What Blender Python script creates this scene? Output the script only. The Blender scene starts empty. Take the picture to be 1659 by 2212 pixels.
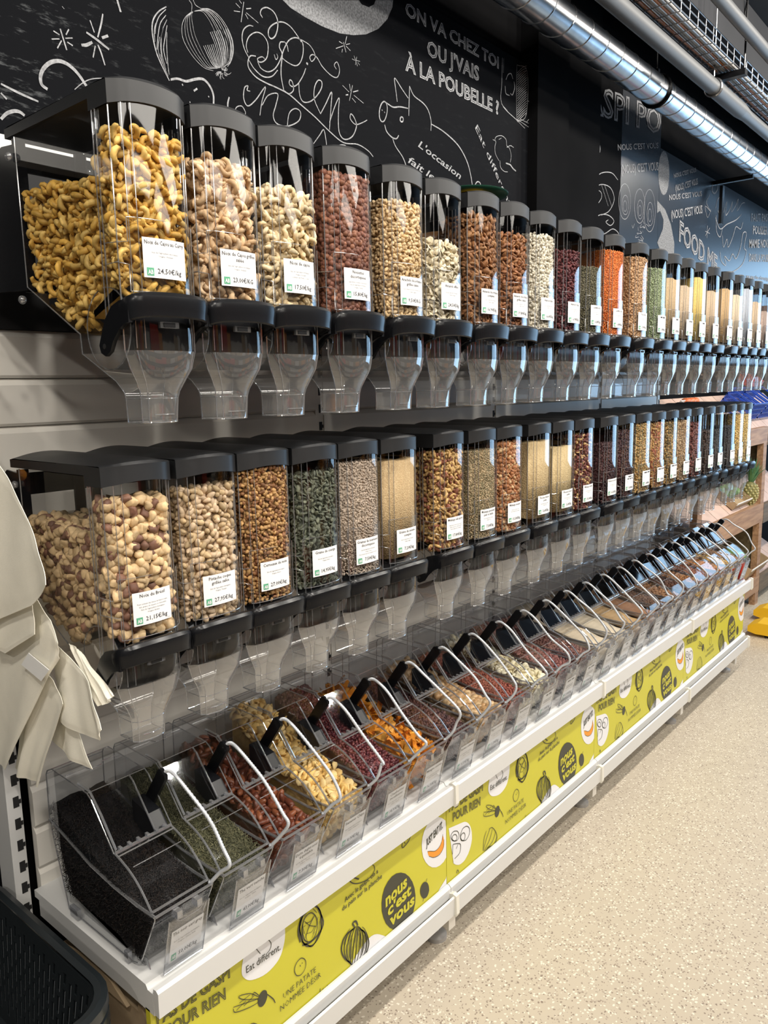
import bpy, bmesh, math, random
import numpy as np
from mathutils import Vector, Matrix

C = bpy.context.scene.collection
scene = bpy.context.scene
R3 = random.Random(11)

# ------------------------------------------------------------------ camera
def set_camera():
    yaw, pitch, roll, f = math.radians(40.414), math.radians(-9.1886), -0.02, 1665.0
    cy, sy, cp, sp = math.cos(yaw), math.sin(yaw), math.cos(pitch), math.sin(pitch)
    fw = Vector((-sy * cp, cy * cp, sp)); r = Vector((cy, sy, 0)); u = r.cross(fw)
    r2 = r * math.cos(roll) + u * math.sin(roll); u2 = u * math.cos(roll) - r * math.sin(roll)
    cam = bpy.data.cameras.new('camera'); o = bpy.data.objects.new('camera', cam); C.objects.link(o)
    cam.sensor_fit = 'VERTICAL'; cam.sensor_height = 24.0; cam.lens = f / 2212.0 * 24.0
    cam.clip_start = 0.02; cam.clip_end = 60
    M = Matrix.Identity(4)
    for i in range(3):
        M[i][0], M[i][1], M[i][2] = r2[i], u2[i], -fw[i]
    M[0][3], M[1][3], M[2][3] = 1.7055, 0.0, 1.71
    o.matrix_world = M
    scene.camera = o
set_camera()

# ------------------------------------------------------------------ world, lights, exposure
w = bpy.data.worlds.new('world'); scene.world = w; w.use_nodes = True
w.node_tree.nodes['Background'].inputs[0].default_value = (0.62, 0.74, 1.0, 1)
w.node_tree.nodes['Background'].inputs[1].default_value = 0.42
scene.view_settings.view_transform = 'Standard'; scene.view_settings.look = 'None'
scene.view_settings.gamma = 1.0; scene.view_settings.exposure = 0.0
scene.view_settings.use_curve_mapping = False
cy_ = scene.cycles
cy_.max_bounces = 10; cy_.diffuse_bounces = 3; cy_.glossy_bounces = 3; cy_.transmission_bounces = 4
cy_.transparent_max_bounces = 40; cy_.caustics_reflective = False; cy_.caustics_refractive = False
cy_.use_denoising = True
cy_.sample_clamp_indirect = 4.0

def area(name, loc, rot, sx, sy, power, col):
    l = bpy.data.lights.new(name, 'AREA'); l.shape = 'RECTANGLE'; l.size = sx; l.size_y = sy
    l.energy = power; l.color = col
    o = bpy.data.objects.new(name, l); C.objects.link(o); o.location = loc; o.rotation_euler = rot
    return o
WARM = (1.0, 0.94, 0.85)
def spot(loc, power, r=0.09, tilt=0.0):      # round ceiling downlights
    l = bpy.data.lights.new('ceiling_downlight', 'AREA'); l.shape = 'DISK'; l.size = 2 * r; l.energy = power; l.color = WARM
    o = bpy.data.objects.new('ceiling_downlight', l); C.objects.link(o); o.location = loc; o.rotation_euler = (0, tilt, 0)
for k in range(7): spot((1.75, -2.3 + 1.55 * k, 3.66), 34, .09, math.radians(38))     # aimed at the shelves; first one, behind the camera, added to brighten the bags
for k in range(4): spot((2.72, -0.35 + 1.65 * k, 3.66), 24, .07, math.radians(25))
for xx, pw in ((4.6, 95), (6.6, 70)):  # unseen fill lights added over the aisles beyond to brighten the shelf fronts
    for k in range(3):
        area('aisle_fill_light', (xx, -1.0 + 3.2 * k, 3.62), (0, 0, 0), 1.1, 2.6, pw, WARM)
# daylight from the shop windows at the far end
area('window_daylight', (2.2, 10.4, 1.9), (math.radians(-90), 0, 0), 4.2, 2.6, 150, (0.42, 0.70, 1.0))

# ------------------------------------------------------------------ materials
def mat(name, col, rough=0.5, metal=0.0, spec=0.5, noise=0.0, nscale=30.0, bump=0.0, bscale=80.0, coat=0.0):
    m = bpy.data.materials.new(name); m.use_nodes = True
    nt = m.node_tree; b = nt.nodes['Principled BSDF']
    b.inputs['Base Color'].default_value = (*col, 1); b.inputs['Roughness'].default_value = rough
    b.inputs['Metallic'].default_value = metal; b.inputs['Specular IOR Level'].default_value = spec
    b.inputs['Coat Weight'].default_value = coat
    if noise or bump:
        tc = nt.nodes.new('ShaderNodeTexCoord')
    if noise:
        n = nt.nodes.new('ShaderNodeTexNoise'); n.inputs['Scale'].default_value = nscale; n.inputs['Detail'].default_value = 5
        nt.links.new(tc.outputs['Object'], n.inputs['Vector'])
        r = nt.nodes.new('ShaderNodeMapRange'); r.inputs['From Min'].default_value = 0.3; r.inputs['From Max'].default_value = 0.7
        r.inputs['To Min'].default_value = 1 - noise; r.inputs['To Max'].default_value = 1 + noise
        nt.links.new(n.outputs['Fac'], r.inputs['Value'])
        mx = nt.nodes.new('ShaderNodeVectorMath'); mx.operation = 'SCALE'; mx.inputs[0].default_value = col
        nt.links.new(r.outputs['Result'], mx.inputs['Scale']); nt.links.new(mx.outputs[0], b.inputs['Base Color'])
    if bump:
        n2 = nt.nodes.new('ShaderNodeTexNoise'); n2.inputs['Scale'].default_value = bscale; n2.inputs['Detail'].default_value = 4
        nt.links.new(tc.outputs['Object'], n2.inputs['Vector'])
        bp = nt.nodes.new('ShaderNodeBump'); bp.inputs['Strength'].default_value = bump; bp.inputs['Distance'].default_value = 0.01
        nt.links.new(n2.outputs['Fac'], bp.inputs['Height']); nt.links.new(bp.outputs['Normal'], b.inputs['Normal'])
    return m

def mat_clear(name, tint=(0.97, 0.975, 0.98), base=0.05, grow=0.85, rough=0.03, haze=0.0):
    """thin clear plastic sheet: see-through with a mirror share that grows at grazing view"""
    m = bpy.data.materials.new(name); m.use_nodes = True; nt = m.node_tree; nt.nodes.clear()
    out = nt.nodes.new('ShaderNodeOutputMaterial'); mix = nt.nodes.new('ShaderNodeMixShader')
    tr = nt.nodes.new('ShaderNodeBsdfTransparent'); tr.inputs[0].default_value = (*tint, 1)
    gl = nt.nodes.new('ShaderNodeBsdfGlossy'); gl.inputs['Roughness'].default_value = rough
    lw = nt.nodes.new('ShaderNodeLayerWeight'); lw.inputs['Blend'].default_value = 0.5
    pw = nt.nodes.new('ShaderNodeMath'); pw.operation = 'POWER'; pw.inputs[1].default_value = 4.0
    ma = nt.nodes.new('ShaderNodeMath'); ma.operation = 'MULTIPLY_ADD'; ma.inputs[1].default_value = grow; ma.inputs[2].default_value = base
    nt.links.new(lw.outputs['Facing'], pw.inputs[0]); nt.links.new(pw.outputs[0], ma.inputs[0])
    nt.links.new(ma.outputs[0], mix.inputs[0]); nt.links.new(tr.outputs[0], mix.inputs[1]); nt.links.new(gl.outputs[0], mix.inputs[2])
    last = mix
    if haze:
        df = nt.nodes.new('ShaderNodeBsdfDiffuse'); df.inputs[0].default_value = (0.8, 0.8, 0.8, 1)
        m2 = nt.nodes.new('ShaderNodeMixShader'); m2.inputs[0].default_value = haze
        nt.links.new(mix.outputs[0], m2.inputs[1]); nt.links.new(df.outputs[0], m2.inputs[2]); last = m2
    nt.links.new(last.outputs[0], out.inputs[0])
    return m

def mat_grain(name, col, col2=None, mix=0.3, rough=0.55, var=0.25, spots=0.0):
    """seeds and nuts: each loose piece has its own shade of the kind's colour"""
    m = bpy.data.materials.new(name); m.use_nodes = True; nt = m.node_tree; b = nt.nodes['Principled BSDF']
    b.inputs['Roughness'].default_value = rough; b.inputs['Specular IOR Level'].default_value = 0.35
    g = nt.nodes.new('ShaderNodeNewGeometry')
    mr = nt.nodes.new('ShaderNodeMapRange'); mr.inputs['To Min'].default_value = 1 - var; mr.inputs['To Max'].default_value = 1 + var
    nt.links.new(g.outputs['Random Per Island'], mr.inputs['Value'])
    ramp = nt.nodes.new('ShaderNodeValToRGB'); e = ramp.color_ramp.elements
    ramp.color_ramp.interpolation = 'CONSTANT'
    e[0].color = (*col, 1); e[1].color = (*(col2 or col), 1); e[1].position = 1 - mix
    wn = nt.nodes.new('ShaderNodeTexWhiteNoise'); wn.noise_dimensions = '1D'
    nt.links.new(g.outputs['Random Per Island'], wn.inputs['W']); nt.links.new(wn.outputs['Value'], ramp.inputs[0])
    sc = nt.nodes.new('ShaderNodeVectorMath'); sc.operation = 'SCALE'
    nt.links.new(ramp.outputs[0], sc.inputs[0]); nt.links.new(mr.outputs[0], sc.inputs['Scale'])
    tc = nt.nodes.new('ShaderNodeTexCoord'); n = nt.nodes.new('ShaderNodeTexNoise'); n.inputs['Scale'].default_value = 160
    nt.links.new(tc.outputs['Object'], n.inputs['Vector'])
    r2 = nt.nodes.new('ShaderNodeMapRange'); r2.inputs['From Min'].default_value = .3; r2.inputs['From Max'].default_value = .7
    r2.inputs['To Min'].default_value = .88 - spots; r2.inputs['To Max'].default_value = 1.1
    nt.links.new(n.outputs['Fac'], r2.inputs['Value'])
    s2 = nt.nodes.new('ShaderNodeVectorMath'); s2.operation = 'SCALE'
    nt.links.new(sc.outputs[0], s2.inputs[0]); nt.links.new(r2.outputs[0], s2.inputs['Scale'])
    nt.links.new(s2.outputs[0], b.inputs['Base Color'])
    return m

def mat_fine(name, col, col2, scale=260.0, rough=0.7):
    """seed too small to tell apart: speckle and fine relief"""
    m = bpy.data.materials.new(name); m.use_nodes = True; nt = m.node_tree; b = nt.nodes['Principled BSDF']
    b.inputs['Roughness'].default_value = rough; b.inputs['Specular IOR Level'].default_value = 0.2
    tc = nt.nodes.new('ShaderNodeTexCoord'); v = nt.nodes.new('ShaderNodeTexVoronoi'); v.inputs['Scale'].default_value = scale
    nt.links.new(tc.outputs['Object'], v.inputs['Vector'])
    mx = nt.nodes.new('ShaderNodeMix'); mx.data_type = 'RGBA'; mx.inputs[6].default_value = (*col, 1); mx.inputs[7].default_value = (*col2, 1)
    sp = nt.nodes.new('ShaderNodeSeparateColor'); nt.links.new(v.outputs['Color'], sp.inputs[0])
    nt.links.new(sp.outputs[0], mx.inputs[0]); nt.links.new(mx.outputs[2], b.inputs['Base Color'])
    bp = nt.nodes.new('ShaderNodeBump'); bp.inputs['Strength'].default_value = 0.6; bp.inputs['Distance'].default_value = 0.003
    nt.links.new(v.outputs['Distance'], bp.inputs['Height']); bp.invert = True
    nt.links.new(bp.outputs['Normal'], b.inputs['Normal'])
    return m

M = {}
M['black'] = mat('black_plastic', (0.007, 0.0075, 0.009), 0.27, spec=0.28)
M['lidblack'] = mat('grained_black_plastic', (0.014, 0.015, 0.017), 0.45)
M['white_metal'] = mat('white_metal', (0.63, 0.63, 0.62), 0.35)
M['cream_metal'] = mat('cream_metal', (0.74, 0.71, 0.65), 0.42, noise=0.03, nscale=6)
M['dark'] = mat('dark_recess', (0.01, 0.01, 0.011), 0.7)
M['grey_clip'] = mat('clip_plastic', (0.72, 0.70, 0.63), 0.4)
M['clear'] = mat_clear('clear_plastic')
M['clear2'] = mat_clear('clear_plastic_lid', tint=(0.90, 0.91, 0.93), base=0.09)
M['spoutm'] = mat_clear('clear_plastic_spout', tint=(0.95, 0.955, 0.96), base=0.19, grow=0.8, haze=0.07)  # milky haze painted in for the floor's reflection on the spouts
M['edge'] = mat_clear('clear_plastic_edge', tint=(0.66, 0.68, 0.73), base=0.32, grow=0.65, rough=0.08, haze=0.11)
M['paper'] = mat('label_paper', (0.74, 0.74, 0.745), 0.7)
M['ink'] = mat('label_ink', (0.045, 0.045, 0.05), 0.7)
M['ink2'] = mat('label_ink_light', (0.16, 0.16, 0.17), 0.7)
M['green'] = mat('label_green', (0.09, 0.35, 0.20), 0.6)
M['chalk'] = mat('chalk', (0.31, 0.315, 0.33), 0.9, noise=0.35, nscale=120)
M['chalk_dim'] = mat('chalk_dim', (0.20, 0.205, 0.215), 0.9, noise=0.7, nscale=170)
M['byellow'] = mat('banner_yellow', (0.56, 0.52, 0.035), 0.42, noise=0.03, nscale=3)
M['bwhite'] = mat('banner_white', (0.76, 0.76, 0.78), 0.45)
M['bdark'] = mat('banner_dark', (0.05, 0.048, 0.03), 0.5)
M['borange'] = mat('banner_orange', (0.80, 0.30, 0.03), 0.5)
M['cotton'] = mat('cotton_canvas', (0.88, 0.845, 0.73), 0.95, spec=0.1, bump=0.15, bscale=900, noise=0.04, nscale=14)
M['tag'] = mat('white_tag', (0.86, 0.86, 0.85), 0.8)
M['cardboard'] = mat('cardboard', (0.42, 0.31, 0.19), 0.9, noise=0.1, nscale=20)
M['basket'] = mat('basket_plastic', (0.012, 0.015, 0.017), 0.28)
M['basket_glint'] = mat('basket_slot_glint', (0.16, 0.17, 0.18), 0.2, spec=1.0)  # slot edge highlights painted pale grey; the plastic itself is black
M['galv'] = mat('galvanised_steel', (0.60, 0.62, 0.65), 0.24, metal=1.0, noise=0.12, nscale=18)
M['zinc'] = mat('zinc_wire', (0.45, 0.46, 0.48), 0.35, metal=1.0)
M['pipe'] = mat('grey_pipe', (0.12, 0.125, 0.13), 0.5)
M['cable_orange'] = mat('orange_cable', (0.55, 0.22, 0.08), 0.5)
M['cable_grey'] = mat('grey_cable', (0.35, 0.34, 0.33), 0.5)
M['tether'] = mat('clear_braided_tether', (0.47, 0.49, 0.52), 0.18, spec=0.9)
M['wood_pink'] = mat('pale_board', (0.62, 0.45, 0.37), 0.7, noise=0.15, nscale=9)
M['yellow_paint'] = mat('yellow_paint', (0.85, 0.50, 0.01), 0.4)
M['apple_green'] = mat('green_fruit', (0.22, 0.55, 0.12), 0.35)
M['apple_red'] = mat('red_fruit', (0.75, 0.18, 0.06), 0.4, noise=0.3, nscale=20)
M['crate_blue'] = mat('blue_crate_plastic', (0.02, 0.08, 0.50), 0.4)
M['red'] = mat('red_plastic', (0.65, 0.05, 0.03), 0.4)
M['leaf'] = mat('pineapple_leaf', (0.10, 0.25, 0.12), 0.5)
M['pine'] = mat('pineapple_skin', (0.20, 0.19, 0.07), 0.6)
M['pine2'] = mat('pineapple_eye', (0.42, 0.38, 0.17), 0.6)

def mat_wood(name, col, col2):
    m = bpy.data.materials.new(name); m.use_nodes = True; nt = m.node_tree; b = nt.nodes['Principled BSDF']; b.inputs['Roughness'].default_value = .65
    tc = nt.nodes.new('ShaderNodeTexCoord'); mp = nt.nodes.new('ShaderNodeMapping'); mp.inputs['Scale'].default_value = (14, 1.2, 14)
    wv = nt.nodes.new('ShaderNodeTexNoise'); wv.inputs['Scale'].default_value = 4; wv.inputs['Detail'].default_value = 6
    nt.links.new(tc.outputs['Object'], mp.inputs[0]); nt.links.new(mp.outputs[0], wv.inputs['Vector'])
    mx = nt.nodes.new('ShaderNodeMix'); mx.data_type = 'RGBA'; mx.inputs[6].default_value = (*col, 1); mx.inputs[7].default_value = (*col2, 1)
    r = nt.nodes.new('ShaderNodeMapRange'); r.inputs['From Min'].default_value = .35; r.inputs['From Max'].default_value = .65
    nt.links.new(wv.outputs['Fac'], r.inputs['Value']); nt.links.new(r.outputs[0], mx.inputs[0]); nt.links.new(mx.outputs[2], b.inputs['Base Color'])
    return m
M['wood'] = mat_wood('brown_timber', (0.42, 0.25, 0.14), (0.28, 0.155, 0.085))
M['wood_dark'] = mat_wood('weathered_timber', (0.17, 0.12, 0.07), (0.10, 0.07, 0.04))

def mat_floor():
    m = bpy.data.materials.new('speckled_vinyl'); m.use_nodes = True; nt = m.node_tree; b = nt.nodes['Principled BSDF']
    b.inputs['Roughness'].default_value = 0.42; b.inputs['Specular IOR Level'].default_value = 0.4
    tc = nt.nodes.new('ShaderNodeTexCoord')
    def vor(scale, lo, hi, off, size):
        mp = nt.nodes.new('ShaderNodeMapping'); mp.inputs['Location'].default_value = off
        nt.links.new(tc.outputs['Object'], mp.inputs[0])
        nz = nt.nodes.new('ShaderNodeTexNoise'); nz.inputs['Scale'].default_value = 70; nt.links.new(mp.outputs[0], nz.inputs['Vector'])
        ad = nt.nodes.new('ShaderNodeMix'); ad.data_type = 'VECTOR'; ad.inputs[0].default_value = .012
        nt.links.new(mp.outputs[0], ad.inputs[4]); nt.links.new(nz.outputs['Color'], ad.inputs[5])
        v = nt.nodes.new('ShaderNodeTexVoronoi'); v.inputs['Scale'].default_value = scale; nt.links.new(ad.outputs[1], v.inputs['Vector'])
        sp = nt.nodes.new('ShaderNodeSeparateColor'); nt.links.new(v.outputs['Color'], sp.inputs[0])
        g1 = nt.nodes.new('ShaderNodeMath'); g1.operation = 'GREATER_THAN'; g1.inputs[1].default_value = lo; nt.links.new(sp.outputs[0], g1.inputs[0])
        ds = nt.nodes.new('ShaderNodeMath'); ds.operation = 'LESS_THAN'; ds.inputs[1].default_value = size; nt.links.new(v.outputs['Distance'], ds.inputs[0])
        mu = nt.nodes.new('ShaderNodeMath'); mu.operation = 'MULTIPLY'; nt.links.new(g1.outputs[0], mu.inputs[0]); nt.links.new(ds.outputs[0], mu.inputs[1])
        return mu
    base = (0.52, 0.455, 0.36)
    n = nt.nodes.new('ShaderNodeTexNoise'); n.inputs['Scale'].default_value = 2.2; n.inputs['Detail'].default_value = 3; nt.links.new(tc.outputs['Object'], n.inputs['Vector'])
    r = nt.nodes.new('ShaderNodeMapRange'); r.inputs['To Min'].default_value = .93; r.inputs['To Max'].default_value = 1.06; nt.links.new(n.outputs['Fac'], r.inputs['Value'])
    sc = nt.nodes.new('ShaderNodeVectorMath'); sc.operation = 'SCALE'; sc.inputs[0].default_value = base; nt.links.new(r.outputs[0], sc.inputs['Scale'])
    cur = sc.outputs[0]
    for scale, lo, off, size, col in [(112, .70, (0, 0, 0), .40, (0.74, 0.68, 0.57)), (125, .74, (5.3, 2.1, 0), .36, (0.27, 0.215, 0.17)), (150, .85, (1.7, 9.1, 0), .4, (0.37, 0.31, 0.25))]:
        k = vor(scale, lo, 0, off, size)
        mx = nt.nodes.new('ShaderNodeMix'); mx.data_type = 'RGBA'; mx.inputs[7].default_value = (*col, 1)
        nt.links.new(k.outputs[0], mx.inputs[0]); nt.links.new(cur, mx.inputs[6]); cur = mx.outputs[2]
    nt.links.new(cur, b.inputs['Base Color'])
    return m
M['floor'] = mat_floor()

def mat_board():
    """blackboard paint with rubbed chalk dust"""
    m = bpy.data.materials.new('blackboard'); m.use_nodes = True; nt = m.node_tree; b = nt.nodes['Principled BSDF']
    b.inputs['Roughness'].default_value = 0.6; b.inputs['Specular IOR Level'].default_value = 0.02
    tc = nt.nodes.new('ShaderNodeTexCoord'); mp = nt.nodes.new('ShaderNodeMapping'); mp.inputs['Scale'].default_value = (1, 2.0, 9.0)
    mp.inputs['Rotation'].default_value = (math.radians(-18), 0, 0)
    n = nt.nodes.new('ShaderNodeTexNoise'); n.inputs['Scale'].default_value = 7; n.inputs['Detail'].default_value = 8; n.inputs['Roughness'].default_value = .7
    nt.links.new(tc.outputs['Object'], mp.inputs[0]); nt.links.new(mp.outputs[0], n.inputs['Vector'])
    r = nt.nodes.new('ShaderNodeMapRange'); r.inputs['From Min'].default_value = .56; r.inputs['From Max'].default_value = .8
    nt.links.new(n.outputs['Fac'], r.inputs['Value'])
    sx = nt.nodes.new('ShaderNodeSeparateXYZ'); nt.links.new(tc.outputs['Object'], sx.inputs[0])
    ys = nt.nodes.new('ShaderNodeMapRange'); ys.inputs['From Min'].default_value = .95; ys.inputs['From Max'].default_value = 1.35
    ys.inputs['To Min'].default_value = .75; ys.inputs['To Max'].default_value = .06
    nt.links.new(sx.outputs[1], ys.inputs['Value'])
    mu = nt.nodes.new('ShaderNodeMath'); mu.operation = 'MULTIPLY'; nt.links.new(r.outputs[0], mu.inputs[0]); nt.links.new(ys.outputs[0], mu.inputs[1])
    mx = nt.nodes.new('ShaderNodeMix'); mx.data_type = 'RGBA'; mx.inputs[6].default_value = (0.006, 0.0065, 0.008, 1); mx.inputs[7].default_value = (0.18, 0.19, 0.20, 1)
    nt.links.new(mu.outputs[0], mx.inputs[0]); nt.links.new(mx.outputs[2], b.inputs['Base Color'])
    return m
M['board'] = mat_board()
M['wallblack'] = mat('black_wall_paint', (0.0045, 0.0045, 0.005), 0.9, spec=0.05, noise=0.3, nscale=3)
M['wallgrey'] = mat('grey_wall_paint', (0.09, 0.09, 0.09), 0.7)
M['ceil'] = mat('dark_ceiling_paint', (0.028, 0.029, 0.034), 0.75, noise=0.25, nscale=2)

# ------------------------------------------------------------------ mesh helpers
class MB:
    """collects shapes for ONE mesh object; every face carries a material slot"""
    def __init__(self, off=(0, 0, 0)):
        self.v = []; self.f = []; self.m = []; self.off = off
    def add(self, vs, fs, mi=0):
        n = len(self.v); ox, oy, oz = self.off
        self.v += [(x + ox, y + oy, z + oz) for x, y, z in vs]
        self.f += [tuple(i + n for i in f) for f in fs]; self.m += [mi] * len(fs)
        return self
    def box(self, a, b, mi=0):
        (x0, y0, z0), (x1, y1, z1) = a, b
        return self.add([(x0, y0, z0), (x1, y0, z0), (x1, y1, z0), (x0, y1, z0), (x0, y0, z1), (x1, y0, z1), (x1, y1, z1), (x0, y1, z1)],
                        [(0, 3, 2, 1), (4, 5, 6, 7), (0, 1, 5, 4), (1, 2, 6, 5), (2, 3, 7, 6), (3, 0, 4, 7)], mi)
    def prism_y(self, poly, y0, y1, mi=0, caps=True):
        """polygon in x,z pushed along y"""
        n = len(poly)
        vs = [(x, y0, z) for x, z in poly] + [(x, y1, z) for x, z in poly]
        fs = [(i, (i + 1) % n, n + (i + 1) % n, n + i) for i in range(n)]
        if caps: fs += [tuple(range(n - 1, -1, -1)), tuple(range(n, 2 * n))]
        return self.add(vs, fs, mi)
    def tube(self, pts, r, n=6, mi=0, caps=True, closed=False):
        pts = [Vector(p) for p in pts]; k = len(pts); rs = r if isinstance(r, (list, tuple)) else [r] * k
        vs = []; up = None
        for i, p in enumerate(pts):
            a = pts[(i - 1) % k] if closed else pts[max(i - 1, 0)]; b = pts[(i + 1) % k] if closed else pts[min(i + 1, k - 1)]
            t = (b - a).normalized() if (b - a).length > 1e-9 else Vector((0, 0, 1))
            if up is None: up = t.orthogonal().normalized()
            up = (up - t * up.dot(t)); up = up.normalized() if up.length > 1e-6 else t.orthogonal().normalized()
            s = t.cross(up)
            for j in range(n):
                an = 2 * math.pi * j / n
                q = p + (up * math.cos(an) + s * math.sin(an)) * rs[i]; vs.append(tuple(q))
        fs = []
        for i in range(k if closed else k - 1):
            for j in range(n):
                a = i * n + j; b = i * n + (j + 1) % n; i2 = (i + 1) % k
                fs.append((a, b, i2 * n + (j + 1) % n, i2 * n + j))
        if caps and not closed: fs += [tuple(range(n - 1, -1, -1)), tuple((k - 1) * n + j for j in range(n))]
        return self.add(vs, fs, mi)
    def grid(self, rows, mi=0, closed=False):
        m = len(rows[0]); vs = [p for r in rows for p in r]; fs = []
        for i in range(len(rows) - 1):
            for j in range(m if closed else m - 1):
                j2 = (j + 1) % m
                fs.append((i * m + j, i * m + j2, (i + 1) * m + j2, (i + 1) * m + j))
        return self.add(vs, fs, mi)
    def ball(self, c, r, n=10, k=6, mi=0, sz=1.0, sx=1.0):
        vs = [(c[0], c[1], c[2] + r * sz)]
        for i in range(1, k):
            a = math.pi * i / k
            for j in range(n):
                b = 2 * math.pi * j / n
                vs.append((c[0] + r * sx * math.sin(a) * math.cos(b), c[1] + r * math.sin(a) * math.sin(b), c[2] + r * sz * math.cos(a)))
        vs.append((c[0], c[1], c[2] - r * sz)); L = len(vs) - 1
        fs = [(0, 1 + j, 1 + (j + 1) % n) for j in range(n)]
        for i in range(k - 2):
            for j in range(n):
                fs.append((1 + i * n + j, 1 + (i + 1) * n + j, 1 + (i + 1) * n + (j + 1) % n, 1 + i * n + (j + 1) % n))
        fs += [(L, L - n + (j + 1) % n, L - n + j) for j in range(n)]
        return self.add(vs, fs, mi)
    def build(self, name, mats, parent=None, smooth=None, loc=None):
        me = bpy.data.meshes.new(name); me.from_pydata(self.v, [], self.f)
        for q in (mats if isinstance(mats, (list, tuple)) else [mats]): me.materials.append(q)
        if max(self.m, default=0) > 0: me.polygons.foreach_set('material_index', self.m)
        if smooth:
            me.polygons.foreach_set('use_smooth', [True] * len(me.polygons)); me.update()
            me.set_sharp_from_angle(angle=math.radians(smooth))
        me.update()
        o = bpy.data.objects.new(name, me); C.objects.link(o)
        if parent: o.parent = parent
        if loc: o.location = loc
        return o

def np_mesh(name, V, T, material, smooth=True):
    me = bpy.data.meshes.new(name); n = len(T)
    me.vertices.add(len(V)); me.vertices.foreach_set('co', np.ascontiguousarray(V, dtype=np.float32).ravel())
    me.loops.add(n * 3); me.loops.foreach_set('vertex_index', np.ascontiguousarray(T, dtype=np.int32).ravel())
    me.polygons.add(n); me.polygons.foreach_set('loop_start', np.arange(0, n * 3, 3, dtype=np.int32))
    if smooth: me.polygons.foreach_set('use_smooth', np.ones(n, dtype=bool))
    me.materials.append(material); me.update(calc_edges=True)
    return me

def tag(o, label, cat, group=None, kind=None):
    o['label'] = label; o['category'] = cat
    if group: o['group'] = group
    if kind: o['kind'] = kind
    return o
def struct(o):
    o['kind'] = 'structure'; return o
def empty(name, loc, rz=0.0):
    o = bpy.data.objects.new(name, None); C.objects.link(o); o.location = loc; o.rotation_euler = (0, 0, rz); o.empty_display_size = .05
    return o
def copy_tree(o, parent=None):
    c = o.copy(); C.objects.link(c)
    if parent: c.parent = parent
    for ch in o.children: copy_tree(ch, c)
    return c
def catmull(P, n=6):
    P = [np.array(p, float) for p in P]
    if len(P) < 3: return [tuple(p) for p in P]
    out = []; Q = [2 * P[0] - P[1]] + P + [2 * P[-1] - P[-2]]
    for i in range(1, len(Q) - 2):
        a, b, c, d = Q[i - 1:i + 3]
        for k in range(n):
            t = k / n
            out.append(tuple(0.5 * (2 * b + (c - a) * t + (2 * a - 5 * b + 4 * c - d) * t * t + (3 * b - a - 3 * c + d) * t ** 3)))
    out.append(tuple(P[-1])); return out
def ribbon(P, w):
    """flat stroke in a plane: 2D outline quads"""
    P = np.array(P, float); n = len(P)
    T = np.gradient(P, axis=0) if n > 2 else np.repeat((P[1] - P[0])[None], 2, 0)
    T /= np.maximum(np.linalg.norm(T, axis=1, keepdims=True), 1e-9); N = np.stack([-T[:, 1], T[:, 0]], 1)
    s = np.linspace(0, 1, n); ww = w * .5 * (0.75 + .25 * np.sin(math.pi * s))[:, None]
    A, B = P + N * ww, P - N * ww
    V = np.concatenate([A, B]); F = [(i, i + 1, n + i + 1, n + i) for i in range(n - 1)]
    return V, F

# ------------------------------------------------------------------ lettering (Blender's own font)
_tx = {}
def text2d(s, kind='b'):
    """flat letters: verts scaled so the capitals are 1 high, faces, width"""
    if (s, kind) in _tx: return _tx[(s, kind)]
    cu = bpy.data.curves.new('lettering', 'FONT'); cu.body = s; cu.resolution_u = 2 if kind in 'biycos' else 1
    if kind in 'byic': cu.offset = 0.012
    if kind == 'm': cu.offset = 0.006
    if kind == 'y': cu.offset = 0.035
    if kind == 'c': cu.offset = 0.03
    if kind == 't': cu.offset = -0.008
    if kind == 'i': cu.shear = 0.3
    if kind == 'o': cu.fill_mode = 'NONE'; cu.bevel_depth = 0.028; cu.bevel_resolution = 0
    o = bpy.data.objects.new('lettering', cu); C.objects.link(o); bpy.context.view_layer.update()
    me = o.to_mesh(); V = np.array([v.co[:2] for v in me.vertices]) / 0.729 if len(me.vertices) else np.zeros((0, 2))
    F = [tuple(p.vertices) for p in me.polygons if kind != 'o' or p.normal.z > 0.1]
    o.to_mesh_clear(); bpy.data.objects.remove(o); bpy.data.curves.remove(cu)
    if len(V): V[:, 0] -= V[:, 0].min()
    _tx[(s, kind)] = (V, F, float(V[:, 0].max()) if len(V) else 0.0)
    return _tx[(s, kind)]
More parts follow.
